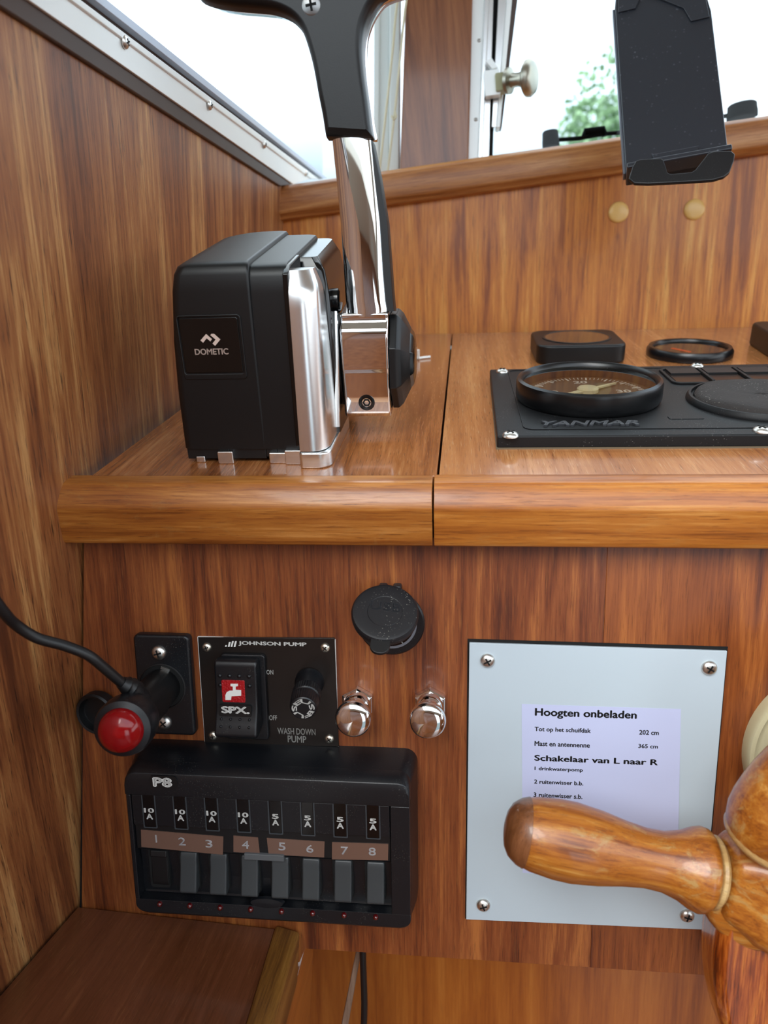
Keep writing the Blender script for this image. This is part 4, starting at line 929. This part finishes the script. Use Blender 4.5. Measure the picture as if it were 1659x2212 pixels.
# switch bed
bm = nb(); prism(bm, [(ybot + .1, 15), (ybot + .1, 21), (ybot + 4, 19.5), (yT - 1, 22.5), (yT - .2, 26), (yT - .2, 15)], xs0, xs1, 'X'); obj('switch_bed', bm, blackp, bp_, bevel=.3)
X1_ = lp(346, 1948)[0]; X8_ = lp(812, 1982)[0]; PIT = (X8_ - X1_) / 7
fx0 = lp(322, 1745)[0]; fx8 = lp(806, 1785)[0]; fp_ = (fx8 - fx0) / 7; fuserim = base('lighter black edge', '#3a3f43', .3)  # fuse rims get a lighter grey than the cover around them
ft = lp(322, 1714)[1]; fbm = lp(322, 1787)[1]
for k in range(8):
    x = fx0 + fp_ * k
    bm = nb(); ringprism(bm, rrect(x - 3.9, x + 3.9, fbm - .4, ft + .6, .4, 2), rrect(x - 3.3, x + 3.3, fbm + .2, ft, .3, 2), 26.5, 27.15); obj('fuse_rim', bm, fuserim, fs)
    bm = nb(); prism(bm, rrect(x - 3.1, x + 3.1, fbm + .4, ft - .2, .3, 2), 26, 27.25); fw = obj('fuse', bm, blackgloss, bp_, bevel=.2)
    ym = fbm + (ft - fbm) * .42
    if k < 4: text('10', x - 2.7, ym + .5, x + 2.6, ym + 3.2, 27.27, whiteprint, fw, bold=.3, ext=.04)
    else: text('5', x - 1.6, ym + .5, x + 1.6, ym + 3.2, 27.27, whiteprint, fw, bold=.3, ext=.04)
    text('A', x - 1.7, ym - 3.4, x + 1.7, ym - .2, 27.27, whiteprint, fw, bold=.3, ext=.04)
    # lamp
    bm = nb(); lathe(bm, [(1.5, 0), (1.5, .8), (1.2, 1.5), (.6, 1.9), (.01, 2.)], 16); obj('indicator_lamp', bm, redled, bp_, T(X1_ + PIT * k, lp(579, 1965)[1], 27.2))
    # rocker
    sxm = [346, 411, 475, 542, 607, 673, 742, 812][k]
    xr = L(P, sxm, 1900, 24)[0]; yr1 = yT - 2.2; yr0 = lp(sxm, 0)[1]
    yr0 = ybot + 6.3
    bm = nb(); prism(bm, rrect(xr - 6.1, xr + 5.2, yr0 - 1.5, yr1 + .6, 1.6), 19, 22.9 if k else 22.9); obj('switch_opening', bm, void, bp_)
    bm = nb()
    if k == 0: prf = [(yr1 - .5, 18), (yr1 - .5, 23.4), (yr1 - 4, 24.2), (yr1 - 4.3, 23), (yr0 + 3, 23.6), (yr0, 23), (yr0, 18)]
    else: prf = [(yr1, 18), (yr1, 23.8), (yr1 - 3, 25), (yr1 - 8, 25.4), (yr0 + 4, 28), (yr0 + .8, 28.8), (yr0 - .6, 27.5), (yr0 + 1.2, 18)]
    prism(bm, prf, xr - 4.8, xr + 4.8, 'X')
    obj('switch_rocker', bm, rubber if k == 0 else (bpy.data.materials.get('grey black rocker') or speck(base('grey black rocker', '#34383a', .38), 1500, .15)), bp_, bevel=.9, label='dark pressed-in rocker' if k == 0 else None)
a = lp(333, 1698, 28); b = lp(369, 1681, 28)
bm = nb(); prism(bm, rrect(a[0] - 2.5, b[0] + 3.5, a[1] - 1.3, b[1] + 1.2, 2.5), 27.8, 28.15); rb_ = obj('name_plate', bm, rubber, bp_)
text('P8', a[0], a[1], b[0], b[1], 28.18, whiteprint, rb_, bold=.5, ext=.05)
# embossed tapes: pieces and digits
def tp_(quads, digs):
    bm = nb(); prism(bm, [L(P, px, py, 26.2) for px, py in quads][::-1], 25.6, 26.0); t_ = obj('label_tape', bm, tape, bp_, label='brown tape embossed ' + ' '.join(d[0] for d in digs))
    for s, px, py in digs:
        c_ = L(P, px, py, 26.2); w_ = .35 if s == '1' else 1.9
        text(s, c_[0] - w_, c_[1] - 2.3, c_[0] + w_, c_[1] + 2.3, 26.0, base('embossed white', '#cfcfd2', .35) if 'embossed white' not in bpy.data.materials else bpy.data.materials['embossed white'], t_, ext=.25, bold=.02)
tp_([(304, 1793), (482, 1808), (481, 1847), (305, 1830)], [('1', 337, 1812), ('2', 393, 1818), ('3', 451, 1823)])
tp_([(504, 1806), (557, 1810), (561, 1845), (504, 1841)], [('4', 530, 1825)])
tp_([(576, 1811), (701, 1819), (700, 1853), (580, 1846)], [('5', 609, 1829), ('6', 669, 1834)])
tp_([(717, 1820), (839, 1824), (838, 1859), (717, 1857)], [('7', 744, 1838), ('8', 804, 1840)])
a = lp(528, 1856, 27); b = lp(613, 1848, 27); bm = nb(); prism(bm, [(a[0], a[1]), (b[0], a[1]), (b[0], b[1]), (a[0], b[1])], 22, 27.4); obj('cover_catch', bm, base('grey catch', '#55585a', .35), bp_, bevel=.3)
a = lp(576, 1955, 27); bm = nb(); lathe(bm, [(10, -1), (9, .9), (.01, 1.1)], 40, Tm(0, 0, 0)); 
ft_ = obj('finger_tab', bm, blackp, bp_, Matrix.Translation((a[0] * .001, (a[1] + 1) * .001, .0262)) @ Matrix.Diagonal((1, .32, 1, 1)))

# ================================================================ SHIP'S WHEEL
wz = 62
wh = thing('steering_wheel', 'worn varnished wooden ship steering wheel with turned handle, in front of the white plate', 'steering wheel', P)
h0 = L(P, 1093, 1788, wz); h1 = L(P, 1533, 1882, wz)
hd = Vector((h1[0] - h0[0], h1[1] - h0[1], 0)); hlen = hd.length; hd.normalize()
HA = Matrix.Translation((h0[0] * .001, h0[1] * .001, wz * .001)) @ Matrix.Rotation(math.atan2(hd.y, hd.x), 4, 'Z')     # x along handle
k_ = hlen / 447.0      # mm per picture px here
prof = [(0, 20), (3, 38), (12, 54), (30, 68), (60, 77), (110, 83), (150, 83.5), (207, 77), (260, 67), (307, 61), (345, 62), (380, 71), (405, 83), (422, 88), (434, 86), (441, 80), (447, 68)]
bm = nb(); lathe(bm, [(r * k_, x * k_) for x, r in prof], 56, Matrix.Rotation(R(90), 4, 'Y')); hdl = obj('handle', bm, M_['wheel'], wh, HA, label='turned handle, orange varnish worn pale')
bm = nb(); lathe(bm, [(10 * k_, -1.4 * k_), (22 * k_, -1.6 * k_), (39.5 * k_, 2.2 * k_), (55.4 * k_, 11.5 * k_), (62.5 * k_, 20 * k_), (69.3 * k_, 30 * k_), (73 * k_, 40 * k_), (74.5 * k_, 44 * k_), (60 * k_, 46 * k_)], 56, Matrix.Rotation(R(90), 4, 'Y')); obj('handle_end', bm, M_['wheelend'], hdl, label='brown end grain')
bm = nb(); lathe(bm, [(70 * k_, 444 * k_), (75 * k_, 448 * k_), (76 * k_, 455 * k_), (70 * k_, 462 * k_)], 56, Matrix.Rotation(R(90), 4, 'Y')); obj('bead', bm, M_['bead'], wh, HA, label='pale turned bead')
# rim around a centre to the right
wc = Vector(L(P, 2230, 2070, wz)); rl = Vector(L(P, 1592, 2070, wz)); RR = (wc - rl).length
bm = nb(); rings = []
nseg = 96
rp = [(-13, -9), (-12, -12), (12, -12), (13, -9), (13, 7), (10, 12), (-10, 12), (-13, 7)]
a_j = math.atan2(h1[1] - wc.y, h1[0] - wc.x)
for i in range(nseg):
    a = 2 * math.pi * i / nseg; rings.append([(wc.x + (RR + p[0]) * math.cos(a), wc.y + (RR + p[0]) * math.sin(a), wz + p[1]) for p in rp])
rings.append(rings[0]); loft(bm, rings, cap=False); bmesh.ops.remove_doubles(bm, verts=bm.verts, dist=.01); obj('rim', bm, M_['rim'], wh, bevel=1.5, label='figured dark red-brown rim')
# joint block where the handle meets the rim (chamfered square boss)
JM = HA @ T(hlen + 20, 0, 0)
bm = nb(); rings = []
for x, s in ((-16, 14), (-13, 16.5), (-7, 19), (0, 23), (10, 26), (24, 26), (34, 22)):
    rings.append([(x, p[0], p[1]) for p in rrect(-s, s, -s * .85, s * .85, s * .42, 4)])
loft(bm, rings); obj('rim_boss', bm, M_['wheel'], wh, JM, ang=60, label='chamfered boss behind the handle')
# lower felloe disc facet and upper felloe
cc = L(P, 1644, 1966, wz + 12)
bm = nb(); lathe(bm, [(20, -16), (22.5, -6), (22.5, 4), (20.5, 8), (18, 10), (.01, 10.6)], 48); obj('boss_face', bm, M_['wheel'], wh, T(cc[0], cc[1], wz + 4) @ RY(-12), label='round flat boss face')
u0 = Vector((*L(P, 1655, 1855, wz + 14), wz + 6)); u1 = Vector((*L(P, 1742, 1745, wz + 20), wz + 10)); u2 = Vector((*L(P, 1900, 1590, wz + 14), wz + 6))
bm = nb(); tube(bm, smoothpts([u0, u1, u2]), [12, 15, 17.5, 19, 19.5, 19.5, 19.5, 19.5, 19, 18, 17, 16, 14], 28); obj('upper_felloe', bm, M_['wheel'], wh, label='bright orange turned rim piece')
bd_ = (u1 - u0).normalized()
bm = nb(); lathe(bm, [(14.5, 1), (16.6, 2.5), (17.4, 4), (17.2, 5.5), (15, 7)], 44); obj('felloe_bead', bm, M_['bead'], wh, Matrix.Translation(u0 * .001) @ bd_.to_track_quat('Z', 'Y').to_matrix().to_4x4(), label='pale worn line round the rim piece')
# spokes, hub and opposite handles out of view
for k in range(6):
    a = a_j + R(60) * k; d = Vector((math.cos(a), math.sin(a), 0)); c3 = Vector((wc.x, wc.y, wz))
    bm = nb(); tube(bm, [c3 + d * 24, c3 + d * 50, c3 + d * (RR - 14)], [9, 7, 9], 20); obj('spoke', bm, M_['wheel'], wh)
bm = nb(); lathe(bm, [(24, -16), (30, -12), (30, 12), (24, 16), (10, 20), (.01, 21)], 40, Tm(wc.x, wc.y, wz)); lathe(bm, [(10, -wz + .5), (10, -10)], 24, Tm(wc.x, wc.y, wz)); obj('wheel_hub', bm, brass, wh)
bm = nb(); lathe(bm, [(RR - 14, 6), (RR - 13, 13.5), (RR - 17, 13.5), (RR - 18, 6)], 96, Tm(wc.x, wc.y, wz), cap=False); obj('brass_ring', bm, brass, wh, label='dull olive brass ring on rim')

# cream cover behind wheel
cxy = L(P, 1830, 1640, 8)
o = thing('round_cover', 'round cream painted cover on front panel, half hidden behind the wheel rim', 'cover', P @ T(cxy[0], cxy[1]))
rr = cxy[0] - L(P, 1614, 1650, 8)[0]
obj('cover_disc', lathe(nb(), [(rr, 0), (rr, 6), (rr - 1, 8), (rr - 3, 8.4), (rr - 4.5, 7.2), (rr - 6, 7), (.01, 7)], 72), cream, o)
# little white clip below the plate
a = L(P, 1521, 2005, 1); b = L(P, 1534, 2030, 1)
o = thing('white_clip', 'tiny translucent white clip at the lower right corner of the white plate', 'clip', P)
bm = nb(); prism(bm, [(a[0], b[1] + 1), (a[0] + 1.5, b[1] - 1), (b[0], b[1] + 3), (b[0], a[1] + 3), (a[0], a[1] + 2)], 0, 3); obj('tab', bm, base('milky plastic', '#b9aeb4', .3, coat=.3), o, bevel=.5)
